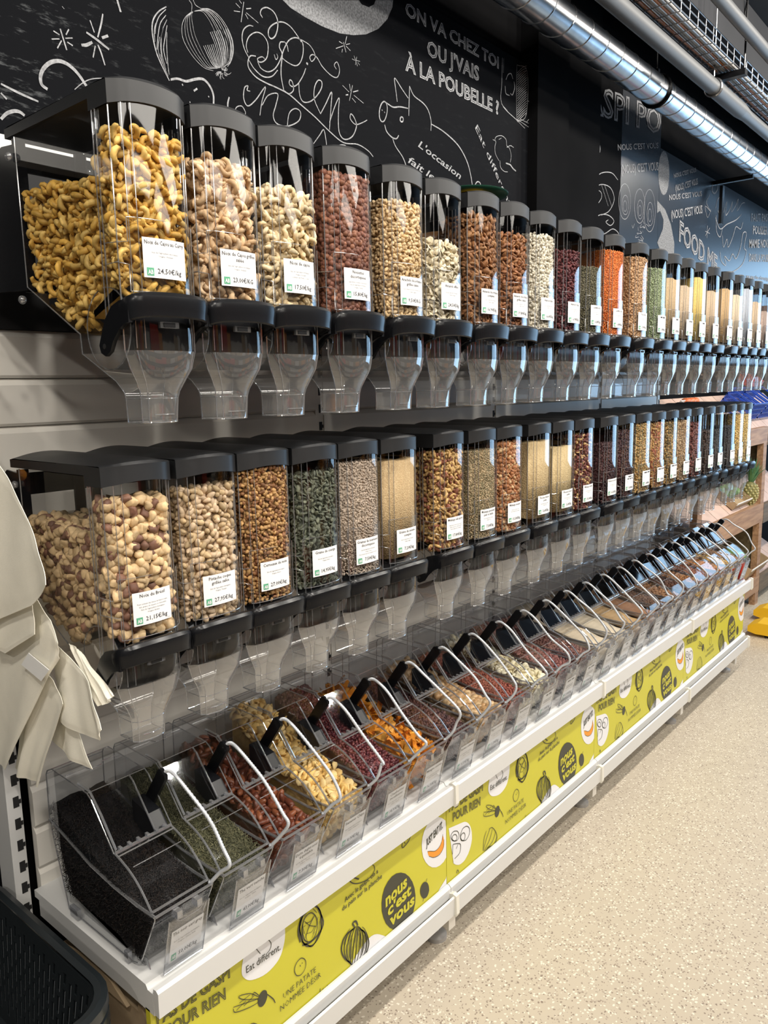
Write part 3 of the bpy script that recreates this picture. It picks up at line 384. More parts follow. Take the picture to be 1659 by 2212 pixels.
BANNER_STROKES = '''0|0.002|0.281,0.458 0.269,0.481 0.274,0.494 0.289,0.48 0.301,0.482 0.313,0.465 0.309,0.451 0.296,0.446;0|0.0031|0.303,0.483 0.311,0.483 0.315,0.487;0|0.0032|0.472,0.415 0.472,0.4 0.463,0.393 0.456,0.388 0.45,0.382 0.441,0.378 0.432,0.383 0.424,0.392 0.415,0.401 0.41,0.408 0.408,0.42 0.403,0.437 0.402,0.45 0.407,0.46 0.411,0.472 0.413,0.481 0.422,0.485 0.432,0.489 0.439,0.49 0.448,0.483 0.456,0.474 0.462,0.468 0.47,0.456 0.473,0.441 0.471,0.429 0.472,0.415;0|0.0037|0.473,0.41 0.466,0.392 0.453,0.382 0.438,0.381 0.423,0.389 0.411,0.405 0.404,0.426 0.402,0.449 0.406,0.469 0.416,0.483 0.43,0.489 0.445,0.486 0.459,0.475 0.47,0.456 0.475,0.433 0.473,0.41;0|0.0027|0.459,0.414 0.453,0.402 0.444,0.395 0.433,0.395 0.423,0.401 0.414,0.412 0.41,0.426 0.409,0.442 0.413,0.456 0.42,0.465 0.43,0.469 0.441,0.467 0.45,0.458 0.457,0.445 0.46,0.429 0.459,0.414;0|0.0022|0.419,0.413 0.434,0.437 0.453,0.454;0|0.0021|0.434,0.437 0.418,0.458;0|0.0022|0.434,0.437 0.455,0.422;0|0.0016|0.419,0.405 0.41,0.435 0.415,0.46;0|0.0016|0.425,0.395 0.42,0.424;0|0.0017|0.449,0.38 0.463,0.397 0.467,0.429;0|0.0016|0.419,0.469 0.429,0.479;0|0.0016|0.447,0.475 0.46,0.456;0|0.0016|0.423,0.422 0.44,0.417 0.452,0.427;0|0.0016|0.421,0.451 0.438,0.446 0.449,0.454;0|0.0016|0.44,0.4 0.451,0.411;0|0.0016|0.411,0.446 0.421,0.445;0|0.0016|0.457,0.429 0.463,0.443;0|0.0048|0.402,0.412 0.397,0.443 0.408,0.469 0.433,0.482;0|0.005|0.464,0.465 0.48,0.421 0.468,0.4 0.436,0.392 0.408,0.4;0|0.0021|0.416,0.426 0.411,0.451;0|0.0022|0.444,0.409 0.459,0.428;0|0.0028|0.672,0.469 0.674,0.458 0.667,0.45 0.653,0.445 0.634,0.446 0.614,0.451 0.595,0.46 0.582,0.471 0.576,0.482 0.578,0.492 0.588,0.498 0.604,0.5 0.624,0.497 0.644,0.491 0.661,0.48 0.672,0.469;0|0.0029|0.605,0.484 0.637,0.485 0.657,0.486;0|0.0052|0.589,0.481 0.612,0.463;0|0.0026|0.895,0.302 0.899,0.31;0|0.0026|0.883,0.257 0.878,0.249;0|0.002|0.974,0.392 0.978,0.41;0|0.0016|0.903,0.393 0.915,0.388 0.94,0.376 0.961,0.379 0.972,0.39;0|0.0017|0.91,0.374 0.935,0.358 0.963,0.354 0.981,0.368 0.983,0.391;0|0.0046|0.588,0.335 0.573,0.338 0.56,0.337 0.549,0.331 0.543,0.321 0.54,0.308 0.542,0.294 0.549,0.278 0.559,0.263 0.572,0.25;0|0.0029|0.59,0.337 0.578,0.338 0.567,0.334 0.558,0.327 0.553,0.316 0.55,0.302 0.551,0.287 0.556,0.271 0.563,0.257 0.573,0.245;0|0.0029|0.593,0.338 0.584,0.337 0.576,0.331 0.569,0.322 0.564,0.309 0.561,0.294 0.561,0.279 0.564,0.264 0.568,0.251 0.575,0.241;0|0.0029|0.596,0.338 0.59,0.335 0.585,0.328 0.579,0.316 0.575,0.302 0.572,0.287 0.571,0.271 0.572,0.257 0.574,0.245 0.578,0.237;0|0.0029|0.599,0.338 0.597,0.332 0.593,0.323 0.59,0.31 0.587,0.295 0.584,0.28 0.581,0.264 0.58,0.251 0.579,0.241 0.58,0.235;0|0.003|0.602,0.336 0.603,0.329 0.602,0.318 0.601,0.304 0.598,0.288 0.595,0.272 0.592,0.258 0.588,0.246 0.585,0.237 0.582,0.233;0|0.003|0.605,0.333 0.609,0.324 0.611,0.311 0.612,0.297 0.61,0.281 0.607,0.265 0.602,0.252 0.597,0.241 0.59,0.235 0.584,0.233;0|0.003|0.608,0.329 0.615,0.318 0.62,0.304 0.622,0.289 0.622,0.273 0.619,0.258 0.613,0.246 0.605,0.238 0.596,0.233 0.587,0.234;0|0.003|0.61,0.324 0.621,0.311 0.629,0.297 0.633,0.281 0.634,0.265 0.631,0.252 0.624,0.241 0.614,0.235 0.602,0.233 0.589,0.236;0|0.0048|0.612,0.32 0.625,0.306 0.635,0.291 0.641,0.275 0.643,0.259 0.639,0.247 0.631,0.238 0.62,0.233 0.606,0.233 0.591,0.238;0|0.0017|0.549,0.33 0.545,0.323 0.543,0.315 0.542,0.306 0.542,0.297;0|0.0017|0.574,0.345 0.565,0.341 0.557,0.335 0.551,0.327 0.547,0.316;0|0.0017|0.566,0.338 0.558,0.33 0.553,0.32 0.55,0.307 0.549,0.293;0|0.0017|0.571,0.339 0.566,0.334 0.561,0.327 0.557,0.32 0.555,0.311;0|0.0017|0.559,0.309 0.557,0.299 0.557,0.289 0.557,0.278 0.559,0.268;0|0.0017|0.583,0.34 0.578,0.336 0.573,0.331 0.568,0.323 0.565,0.315;0|0.0017|0.579,0.333 0.575,0.328 0.571,0.32 0.568,0.312 0.566,0.303;0|0.0018|0.577,0.324 0.572,0.311 0.569,0.296 0.567,0.281 0.568,0.265;0|0.0018|0.59,0.336 0.586,0.331 0.582,0.324 0.578,0.315 0.575,0.305;0|0.0018|0.582,0.313 0.578,0.299 0.575,0.284 0.574,0.269 0.574,0.256;0|0.0018|0.581,0.29 0.579,0.281 0.578,0.272 0.577,0.264 0.577,0.256;0|0.0018|0.591,0.315 0.587,0.302 0.584,0.287 0.582,0.273 0.58,0.259;0|0.0018|0.599,0.334 0.597,0.327 0.595,0.318 0.593,0.307 0.59,0.295;0|0.0018|0.6,0.329 0.599,0.319 0.597,0.307 0.594,0.293 0.592,0.279;0|0.0018|0.597,0.285 0.594,0.273 0.592,0.261 0.589,0.251 0.587,0.243;0|0.0018|0.604,0.332 0.604,0.327 0.605,0.321 0.604,0.315 0.604,0.307;0|0.0018|0.608,0.312 0.607,0.298 0.605,0.284 0.602,0.269 0.599,0.256;0|0.0018|0.609,0.32 0.611,0.309 0.611,0.296 0.609,0.282 0.607,0.269;0|0.0018|0.614,0.309 0.614,0.299 0.614,0.289 0.613,0.279 0.611,0.269;0|0.0018|0.618,0.288 0.617,0.277 0.615,0.266 0.613,0.257 0.609,0.248;0|0.0018|0.619,0.308 0.621,0.293 0.621,0.278 0.619,0.264 0.615,0.251;0|0.0018|0.624,0.298 0.626,0.282 0.624,0.267 0.621,0.254 0.615,0.242;0|0.0018|0.628,0.294 0.629,0.284 0.629,0.274 0.628,0.264 0.626,0.255;0|0.0018|0.63,0.297 0.633,0.281 0.633,0.264 0.629,0.25 0.622,0.238;0|0.0018|0.635,0.286 0.637,0.269 0.635,0.253 0.629,0.239 0.619,0.23;0|0.0018|0.619,0.323 0.627,0.313 0.633,0.301 0.638,0.289 0.64,0.276;0|0.0053|0.591,0.339 0.584,0.354 0.596,0.353 0.603,0.337;0|0.0027|0.943,0.213 0.953,0.231 0.979,0.226;0|0.0026|0.291,0.351 0.311,0.323 0.317,0.308;0|0.002|0.269,0.357 0.246,0.381 0.215,0.395 0.228,0.378 0.269,0.352;0|0.002|0.269,0.352 0.233,0.366 0.199,0.379;0|0.002|0.275,0.343 0.244,0.348 0.204,0.363 0.199,0.375;0|0.002|0.258,0.368 0.227,0.362;0|0.002|0.246,0.378 0.216,0.378;0|0.002|0.234,0.371 0.207,0.366;0|0.002|0.275,0.353 0.258,0.376 0.252,0.369;0|0.0022|0.414,0.334 0.408,0.329 0.4,0.327 0.393,0.329 0.386,0.334 0.382,0.342 0.38,0.351 0.382,0.359 0.387,0.366 0.393,0.369 0.401,0.37 0.408,0.366 0.414,0.359 0.417,0.351 0.417,0.342 0.414,0.334;0|0.0022|0.398,0.354 0.4,0.349;0|0.0022|0.405,0.356 0.406,0.353;0|0.0023|0.456,0.218 0.472,0.242;0|0.0023|0.463,0.213 0.487,0.241;0|0.0023|0.467,0.213 0.501,0.234;0|0.0023|0.467,0.21 0.508,0.218;0|0.0023|0.46,0.215 0.461,0.249;0|0.0023|0.47,0.208 0.511,0.206;0|0.0027|0.415,0.192 0.412,0.184 0.406,0.181 0.398,0.182 0.388,0.188 0.379,0.197 0.373,0.208 0.369,0.219 0.37,0.228 0.374,0.234 0.381,0.235 0.39,0.232 0.4,0.224 0.408,0.214 0.413,0.202 0.415,0.192;0|0.0022|0.382,0.226 0.384,0.222;0|0.0022|0.396,0.22 0.398,0.214;0|0.0022|0.389,0.23 0.403,0.223;0|0.0031|0.792,0.485 0.79,0.461 0.815,0.466 0.831,0.482;0|0.0025|0.798,0.475 0.803,0.467;0|0.0025|0.811,0.479 0.814,0.473;0|0.0024|0.064,0.361 0.06,0.357 0.053,0.355 0.044,0.357 0.035,0.362 0.028,0.368 0.023,0.376 0.022,0.383 0.024,0.389 0.03,0.392 0.038,0.392 0.046,0.389 0.055,0.384 0.061,0.376 0.064,0.368 0.064,0.361;0|0.0025|0.118,0.342 0.111,0.336 0.102,0.333 0.091,0.335 0.082,0.34 0.075,0.348 0.072,0.358 0.073,0.367 0.078,0.374 0.086,0.379 0.096,0.379 0.106,0.376 0.115,0.369 0.12,0.36 0.121,0.35 0.118,0.342;0|0.0025|0.095,0.344 0.093,0.34 0.088,0.338 0.083,0.339 0.079,0.341 0.075,0.345 0.072,0.351 0.072,0.356 0.074,0.36 0.077,0.363 0.082,0.364 0.087,0.363 0.092,0.36 0.095,0.355 0.096,0.349 0.095,0.344;0|0.0024|0.053,0.362 0.05,0.359 0.046,0.358 0.041,0.359 0.036,0.362 0.032,0.366 0.029,0.37 0.028,0.375 0.03,0.379 0.033,0.381 0.038,0.381 0.043,0.379 0.048,0.376 0.051,0.371 0.053,0.367 0.053,0.362;0|0.0025|0.032,0.352 0.049,0.346 0.071,0.333 0.067,0.307 0.04,0.301;0|0.0025|0.032,0.352 0.029,0.321;0|0.0025|0.058,0.339 0.049,0.33;0|0.0023|0.197,0.247 0.216,0.278 0.236,0.303;0|0.0023|0.202,0.244 0.236,0.268 0.251,0.296;0|0.0024|0.206,0.242 0.251,0.252 0.271,0.277;0|0.0024|0.211,0.239 0.261,0.238 0.279,0.256;0|0.0023|0.197,0.25 0.202,0.285 0.216,0.307;0|0.0024|0.231,0.306 0.251,0.302 0.274,0.273 0.279,0.247 0.261,0.238 0.221,0.246;0|0.0024|0.216,0.234 0.226,0.244 0.251,0.237;0|0.0025|0.053,0.245 0.051,0.254 0.057,0.255 0.062,0.243'''
BANNER_FILLS = [(0, [(0.266, 0.502), (0.238, 0.485), (0.227, 0.449), (0.233, 0.428), (0.254, 0.409), (0.296, 0.398), (0.335, 0.41), (0.353, 0.442), (0.357, 0.473), (0.353, 0.496), (0.315, 0.498)]), (1, [(0.843, 0.263), (0.835, 0.243), (0.823, 0.229), (0.806, 0.221), (0.787, 0.22), (0.767, 0.225), (0.748, 0.237), (0.73, 0.254), (0.715, 0.275), (0.705, 0.299), (0.699, 0.323), (0.699, 0.346), (0.703, 0.366), (0.712, 0.383), (0.726, 0.394), (0.743, 0.4), (0.762, 0.399), (0.782, 0.391), (0.801, 0.378), (0.818, 0.359), (0.832, 0.336), (0.841, 0.312), (0.845, 0.286)]), (1, [(0.909, 0.266), (0.904, 0.257), (0.896, 0.252), (0.886, 0.254), (0.877, 0.261), (0.87, 0.273), (0.867, 0.286), (0.869, 0.297), (0.876, 0.304), (0.885, 0.306), (0.895, 0.301), (0.903, 0.292), (0.908, 0.279)]), (0, [(1.016, 0.36), (1.009, 0.341), (0.997, 0.327), (0.981, 0.319), (0.963, 0.317), (0.944, 0.321), (0.925, 0.331), (0.908, 0.346), (0.894, 0.364), (0.883, 0.385), (0.878, 0.407), (0.877, 0.429), (0.881, 0.448), (0.89, 0.464), (0.903, 0.475), (0.919, 0.481), (0.938, 0.481), (0.957, 0.475), (0.975, 0.463), (0.992, 0.447), (1.005, 0.427), (1.014, 0.404), (1.018, 0.381)]), (3, [(0.903, 0.393), (0.915, 0.388), (0.94, 0.376), (0.961, 0.379), (0.972, 0.39), (0.977, 0.406), (0.983, 0.391), (0.981, 0.368), (0.963, 0.355), (0.935, 0.359), (0.91, 0.375)]), (0, [(0.535, 0.212), (0.543, 0.218), (0.596, 0.256), (0.654, 0.274), (0.696, 0.252), (0.722, 0.215), (0.619, 0.211)]), (0, [(0.912, 0.21), (0.964, 0.245), (1.018, 0.271), (1.036, 0.278), (1.035, 0.178)]), (1, [(0.292, 0.333), (0.288, 0.328), (0.282, 0.325), (0.276, 0.326), (0.271, 0.33), (0.268, 0.336), (0.267, 0.344), (0.268, 0.351), (0.272, 0.358), (0.277, 0.362), (0.283, 0.363), (0.288, 0.361), (0.293, 0.356), (0.295, 0.348), (0.295, 0.34)]), (0, [(0.084, 0.399), (0.094, 0.396), (0.103, 0.391), (0.112, 0.384), (0.12, 0.375), (0.126, 0.365), (0.13, 0.354), (0.133, 0.343), (0.134, 0.33), (0.134, 0.318), (0.131, 0.307), (0.126, 0.296), (0.12, 0.287), (0.113, 0.279), (0.104, 0.273), (0.095, 0.268), (0.085, 0.266), (0.074, 0.266), (0.064, 0.268), (0.054, 0.273), (0.045, 0.279), (0.037, 0.286), (0.031, 0.295), (0.025, 0.306), (0.036, 0.286), (0.011, 0.414)])]
BANNER_TEXT = [('Eat different.', (0.239, 0.436), (0.34, 0.432), 0.018, 's'), ('Avec le gaspi, on a', (0.557, 0.428), (0.687, 0.442), 0.0137, 'b'), ('du pain sur la planche', (0.547, 0.41), (0.702, 0.419), 0.0137, 'b'), ('nous', (0.714, 0.325), (0.807, 0.338), 0.0381, 'y'), ("c'est", (0.722, 0.292), (0.825, 0.304), 0.0347, 'y'), ('vous', (0.73, 0.256), (0.839, 0.265), 0.0362, 'y'), ('JUST EAT IT.', (0.897, 0.41), (0.977, 0.431), 0.0233, 'c'), ('TOUS FOUTU', (0.602, 0.211), (0.706, 0.206), 0.0156, 'c'), ('UNE PATATE', (0.342, 0.301), (0.449, 0.303), 0.016, 't'), ('NOMMÉE DÉSIR', (0.331, 0.275), (0.465, 0.279), 0.016, 't'), ('PAS DE GASPI', (0.013, 0.466), (0.195, 0.456), 0.0278, 'o'), ('POUR RIEN', (0.032, 0.427), (0.181, 0.413), 0.0282, 'o')]

# ------------------------------------------------------------------ the room
Y0, BAY = 0.709, 0.997
def room():
    def plain(name, a, b, m): return struct(MB().box(a, b).build(name, m))
    plain('floor', (-0.14, -2.5, -0.05), (8.0, 10.6, 0.0), M['floor'])
    plain('ceiling', (-0.14, -2.5, 3.72), (8.0, 10.6, 3.82), M['ceil'])
    wl = plain('wall_left', (-0.30, -2.5, -0.05), (-0.14, 10.6, 3.82), M['wallblack'])
    plain('wall_right', (8.0, -2.5, -0.05), (8.15, 10.6, 3.82), M['wallgrey'])
    plain('wall_back', (-0.14, -2.65, -0.05), (8.0, -2.5, 3.82), M['wallgrey'])
    wf = MB()
    wf.box((-0.14, 10.6, 0), (0.0, 10.75, 3.72)).box((4.4, 10.6, 0), (8.0, 10.75, 3.72)).box((0, 10.6, 0), (4.4, 10.75, 0.5)).box((0, 10.6, 3.3), (4.4, 10.75, 3.72))
    struct(wf.build('wall_far', M['wallblack']))
    win = MB()
    for x in (0.0, 1.1, 2.2, 3.3, 4.34): win.box((x, 10.58, 0.5), (x + .06, 10.7, 3.3))
    win.box((0, 10.58, 0.5), (4.4, 10.7, 0.56)).box((0, 10.58, 3.24), (4.4, 10.7, 3.3))
    struct(win.build('window_1', M['dark']))
    # boards on the wall
    boards = [(-1.2, 1.297, 2.275, 3.45, -0.095, 'board'), (1.297, 3.13, 2.18, 3.055, -0.1, 'board'), (3.80, 4.10, 2.1, 3.45, -0.1, 'wallblack'),
              (4.10, 4.635, 2.1, 3.25, -0.1, 'board_far'), (4.635, 7.3, 2.1, 3.035, -0.1, 'board_far')]
    bf = M['board'].copy(); bf.name = 'blackboard_far'; [n for n in bf.node_tree.nodes if n.type == 'MIX'][0].inputs[6].default_value = (.006, .009, .016, 1); bf.node_tree.nodes['Principled BSDF'].inputs['Roughness'].default_value = .30; bf.node_tree.nodes['Principled BSDF'].inputs['Specular IOR Level'].default_value = .5; M['board_far'] = bf  # base colour tinted blue for the window daylight these boards reflect
    obs = []
    for a, b, z0, z1, x, m in boards:
        o = MB().box((-0.139, a + .001, z0), (x, b - .001, z1)).build('chalk_board', M[m], wl); obs.append((a, b, o))
    col = MB().box((-0.14, 3.135, 0), (-0.055, 3.42, 3.72)).box((-0.14, 3.42, 0), (-0.075, 3.79, 3.72)).build('trim_1', M['wallblack']); struct(col)
    ledge = MB().box((-0.139, -1.2, 2.228), (-0.09, 1.31, 2.275)).build('trim_2', M['white_metal']); struct(ledge)
    acc = {}
    def put(y, V, F, mi, kind, dx=0.0):
        for k, (a, b, o) in enumerate(obs):
            if a <= y < b: break
        else: k = 1
        x = obs[k][2].data.vertices[1].co.x
        x = max(v.co.x for v in obs[k][2].data.vertices) + 0.0012 + dx
        mb = acc.setdefault((k, kind), MB()); mb.add([(x, p[0], p[1]) for p in V], F, mi)
    for i, s in enumerate(MURAL_STROKES.split(';')):
        wd, pts = s.split('|'); P = [tuple(map(float, q.split(','))) for q in pts.split()]
        V, F = ribbon(catmull(P, 5) if len(P) > 2 else P, float(wd))
        put(P[len(P) // 2][0], V, F, 0, 'chalk_drawing', (i % 5) * .00012)
    for f in MURAL_FILLS:
        put(sum(p[0] for p in f) / len(f), f, [tuple(range(len(f)))], 1, 'chalk_drawing', -.0004)
    for s, a, b, h, kind in MURAL_TEXT:
        V, F, wd = text2d(s, kind if kind in 'bois' else 'b'); a = np.array(a); b = np.array(b); d = (b - a)
        n = np.array([-d[1], d[0]]) / np.linalg.norm(d)
        if kind in 'o' : n = np.array([0, 1.0])
        P = a + V[:, :1] / wd * d + V[:, 1:] * h * n
        put(float((a[0] + b[0]) / 2), P, F, 0, 'chalk_lettering', .0007)
    for (k, kind), mb in acc.items():
        mb.build(kind, [M['chalk'], M['chalk_mid']], obs[k][2])
M['chalk_mid'] = mat('chalk_light_rub', (0.20, 0.205, 0.215), 0.9, noise=0.5, nscale=150)
room()

# ------------------------------------------------------------------ the shelving
def bay(k):
    y0 = Y0 + BAY * k; y1 = y0 + BAY; yb = y1 if k < 3 else 4.47
    where = ['nearest the baskets', 'second along the aisle', 'third along the aisle', 'farthest, beside the produce stand'][k]
    t = tag(empty('shelf_bay', (0, y0, 0)), 'white metal shelf bay with yellow printed front, ' + where, 'shelving', 'white shelf bays under the dispensers')
    O = (0, -0.0, 0)
    e = 0.0012
    L = BAY; Lb = yb - y0
    zs = 0.5035
    for i in range(13):
        z = zs + i * .1035
        MB().prism_y([(-.02, z), (-.004, z + .0), (0, z + .006), (0, z + .088), (-.010, z + .1025), (-.02, z + .1025)], .018, Lb - .018).build('back_slat', M['cream_metal'], t)
    MB().box((-.02, .018, zs + 13 * .1035), (0, Lb - .018, 2.20)).build('upper_panel', M['dark'], t)
    sh = MB()
    sh.prism_y([(0.0, .5625), (.462, .5625), (.468, .5535), (.488, .5535), (.488, .545), (0.0, .545)], e, L - e)
    sh.box((0.02, e, .505), (.486, e + .004, .545)).box((0.02, L - e - .004, .505), (.486, L - e, .545))
    sh.build('base_shelf', M['white_metal'], t)
    MB().prism_y([(.488, .510), (.503, .508), (.5045, .562), (.498, .567), (.488, .566)], e, L - e).build('shelf_edge', M['white_metal'], t)
    fp = MB().box((.455, e, .19), (.470, L - e, .509)).build('front_panel', M['byellow'], t)
    bp = MB()
    for i, (c, P) in enumerate(BANNER_FILLS):
        if len(P) < 16: P = catmull(list(P) + [P[0]], 4)[:-1]
        P = [(min(max(a, .002), L - .002), min(max(b, .2), .515)) for a, b in P]
        bp.add([(.4708 + .0003 * (c in (1, 3)), a, b) for a, b in P], [tuple(range(len(P)))], {0: 0, 1: 1, 3: 2}[c])
    for s in BANNER_STROKES.split(';'):
        c, wd, pts = s.split('|'); P = [tuple(map(float, q.split(','))) for q in pts.split()]
        P = [(min(max(a, .002), L - .002), min(b, .515)) for a, b in P]
        V, F = ribbon(catmull(P, 3) if len(P) > 2 else P, float(wd)); bp.add([(.4716, a, b) for a, b in V], F, 1)
    bd = bp; bp = MB()
    for s, a, b, h, kind in BANNER_TEXT:
        V, F, wd = text2d(s, kind); a = np.array(a); d = np.array(b) - a
        P = a + V[:, :1] / wd * d + V[:, 1:] * h * np.array([0, 1.0])
        bp.add([(.4719, min(max(p[0], .001), L - .001), min(p[1], .515)) for p in P], F, 3 if kind == 'y' else 1)
    for nm, m_ in (('printed_drawing', bd), ('printed_lettering', bp)): m_.build(nm, [M['bwhite'], M['bdark'], M['borange'], M['byellow']], fp)
    MB().prism_y([(.4725, .200), (.486, .202), (.486, .232), (.478, .240), (.4725, .240)], e, L - e).build('front_sill', M['white_metal'], t)
    kr = MB(); kr.box((.03, e, .175), (.484, L - e, .190))
    kr.prism_y([(.470, .190), (.495, .193), (.500, .216), (.505, .212), (.503, .155), (.497, .155), (.490, .185)], e, L - e)
    kr.build('kick_rail', M['white_metal'], t)
    t2 = []
    return t
for k in range(4): bay(k)

def upright(k):
    y = [0.686, Y0 + BAY, Y0 + 2 * BAY, Y0 + 3 * BAY, 4.49][k]; hw = .0165
    lab = ['white slotted upright post at the near end, above the baskets', 'white upright between the first and second shelf bays', 'white upright between the second and third shelf bays',
           'white upright between the third and fourth shelf bays', 'white upright at the far end by the produce stand'][k]
    t = tag(empty('upright_post', (0, y, 0)), lab, 'shelf post', 'shelf uprights')
    pst = MB().box((-.075, -hw, 0.0), (-.0025, hw, 2.2)).build('post', M['white_metal'] if k == 0 else M['cream_metal'], t)
    sl = MB()
    for i in range(31):
        z = .525 + i * .0535
        sl.box((-.0026, -.002, z - .013), (-.0016, .011, z + .013)).box((-.0026, .004, z - .006), (-.0012, .0155, z + .004))
    o = sl.build('slot_holes', M['dark'], pst); o['kind'] = 'stuff'
    f = t; fo = .045 if k else .035
    if k == 4: fo = 4.64 - y
    MB((0, fo, 0)).box((.06, -.016, .062), (.452, .016, .174)).box((.452, -.017, .058), (.457, .017, .174)).build('foot_bracket', M['cream_metal'], f)
    fd = MB((0, fo, 0)).tube([(.395, 0, .0), (.395, 0, .012)], .034, 18).tube([(.395, 0, .012), (.395, 0, .022)], [.034, .012], 18).tube([(.395, 0, .02), (.395, 0, .066)], .009, 10)
    fd.build('levelling_foot', M['cable_grey'], f, smooth=40)
    if 0 < k < 4 or k == 4:
        yy = Y0 + BAY * k
        for z0, z1, xx, nm in ((.503, .574, .5075, 'shelf edge'), (.150, .222, .508, 'kick rail')):
            c = MB().prism_y([(.486, z0 + .005), (xx + .0, z0), (xx + .004, z0 + .01), (xx + .002, z1 - .004), (.497, z1), (.486, z1 - .004)], -.0075, .0075).build('rail_clip', M['grey_clip'], None)
            c.location = (0, yy + (.006 if k == 4 else 0), 0)
            tag(c, 'cream plastic clip on the %s at %s' % (nm, ['', 'the first bay joint', 'the second bay joint', 'the third bay joint', 'the far shelf end'][k]), 'clip', 'cream rail clips')
for k in range(5): upright(k)

# ------------------------------------------------------------------ price labels
COMMON = ["Issu de l'agriculture biologique,", "Origine: %s"]
def price_mesh(name, title, small, price, mapper, W=.080, H=.062, readable=True):
    """paper card with print; mapper turns card coordinates into the holder's surface"""
    mb = MB()
    nx = 8
    rows = [[mapper(W * j / nx, z, 0) for j in range(nx + 1)] for z in (0, H)]
    mb.grid(rows, 0)
    def line(s, cx, z, h, mi=1, maxw=W * .9, kind='b'):
        V, F, wd = text2d(s, kind); sc = min(h, maxw / max(wd, .01)); x0 = cx - wd * sc / 2
        mb.add([mapper(x0 + p[0] * sc, z + p[1] * h, .0005) for p in V], F, mi)
    def bar(x0, x1, z, h, mi=2):
        mb.add([mapper(x0, z, .0005), mapper(x1, z, .0005), mapper(x1, z + h, .0005), mapper(x0, z + h, .0005)], [(0, 1, 2, 3)], mi)
    z = H * .84
    rs = R3
    if readable:
        for t in title: line(t, W * .5, z, H * .108, 1, W * .92, 'm'); z -= H * .15
        z = min(z, H * .62)
        for s in small: line(s, W * .5, z, H * .048, 2, W * .8, 'n'); z -= H * .085
        line(price, W * .58, H * .12, H * .135, 1, W * .58, 'm')
        line('121702', W * .90, H * .035, H * .03, 2, W * .1, 'n')
    else:
        for t in title:
            n = len(t); x = W * .5 - n * W * .024
            for wd in t.split(' '):
                bar(x, x + len(wd) * W * .045, z, H * .08, 1); x += (len(wd) + 1) * W * .05
            z -= H * .14
        z = min(z, H * .62)
        for i in range(len(small)): bar(W * rs.uniform(.12, .2), W * rs.uniform(.8, .9), z, H * .03); z -= H * .085
        line(price, W * .58, H * .12, H * .125)
    g = [mapper(x, zz, .0004) for x, zz in ((W * .06, H * .05), (W * .21, H * .05), (W * .21, H * .25), (W * .06, H * .25))]
    mb.add(g, [(0, 1, 2, 3)], 3)
    V, F, wd = text2d('AB', 'c'); sc = W * .11 / wd
    mb.add([mapper(W * .08 + p[0] * sc, H * .09 + p[1] * H * .11, .0008) for p in V], F, 0)
    return mb

# ------------------------------------------------------------------ gravity dispensers
DW = 0.136; ZB = 0.53          # width; height of the lid edge above the spout end
def arc(y, bulge=1.0):
    y = min(max(y, 0.0), DW); d = min(y, DW - y)
    if d < .014: return d * bulge
    h = DW / 2; t = (y - h) / (h - .014)
    return (.014 + .008 * (1 - t * t)) * bulge
AY = [0, .007, .014] + [.014 + (DW - .028) * i / 8 for i in range(1, 8)] + [DW - .014, DW - .007, DW]

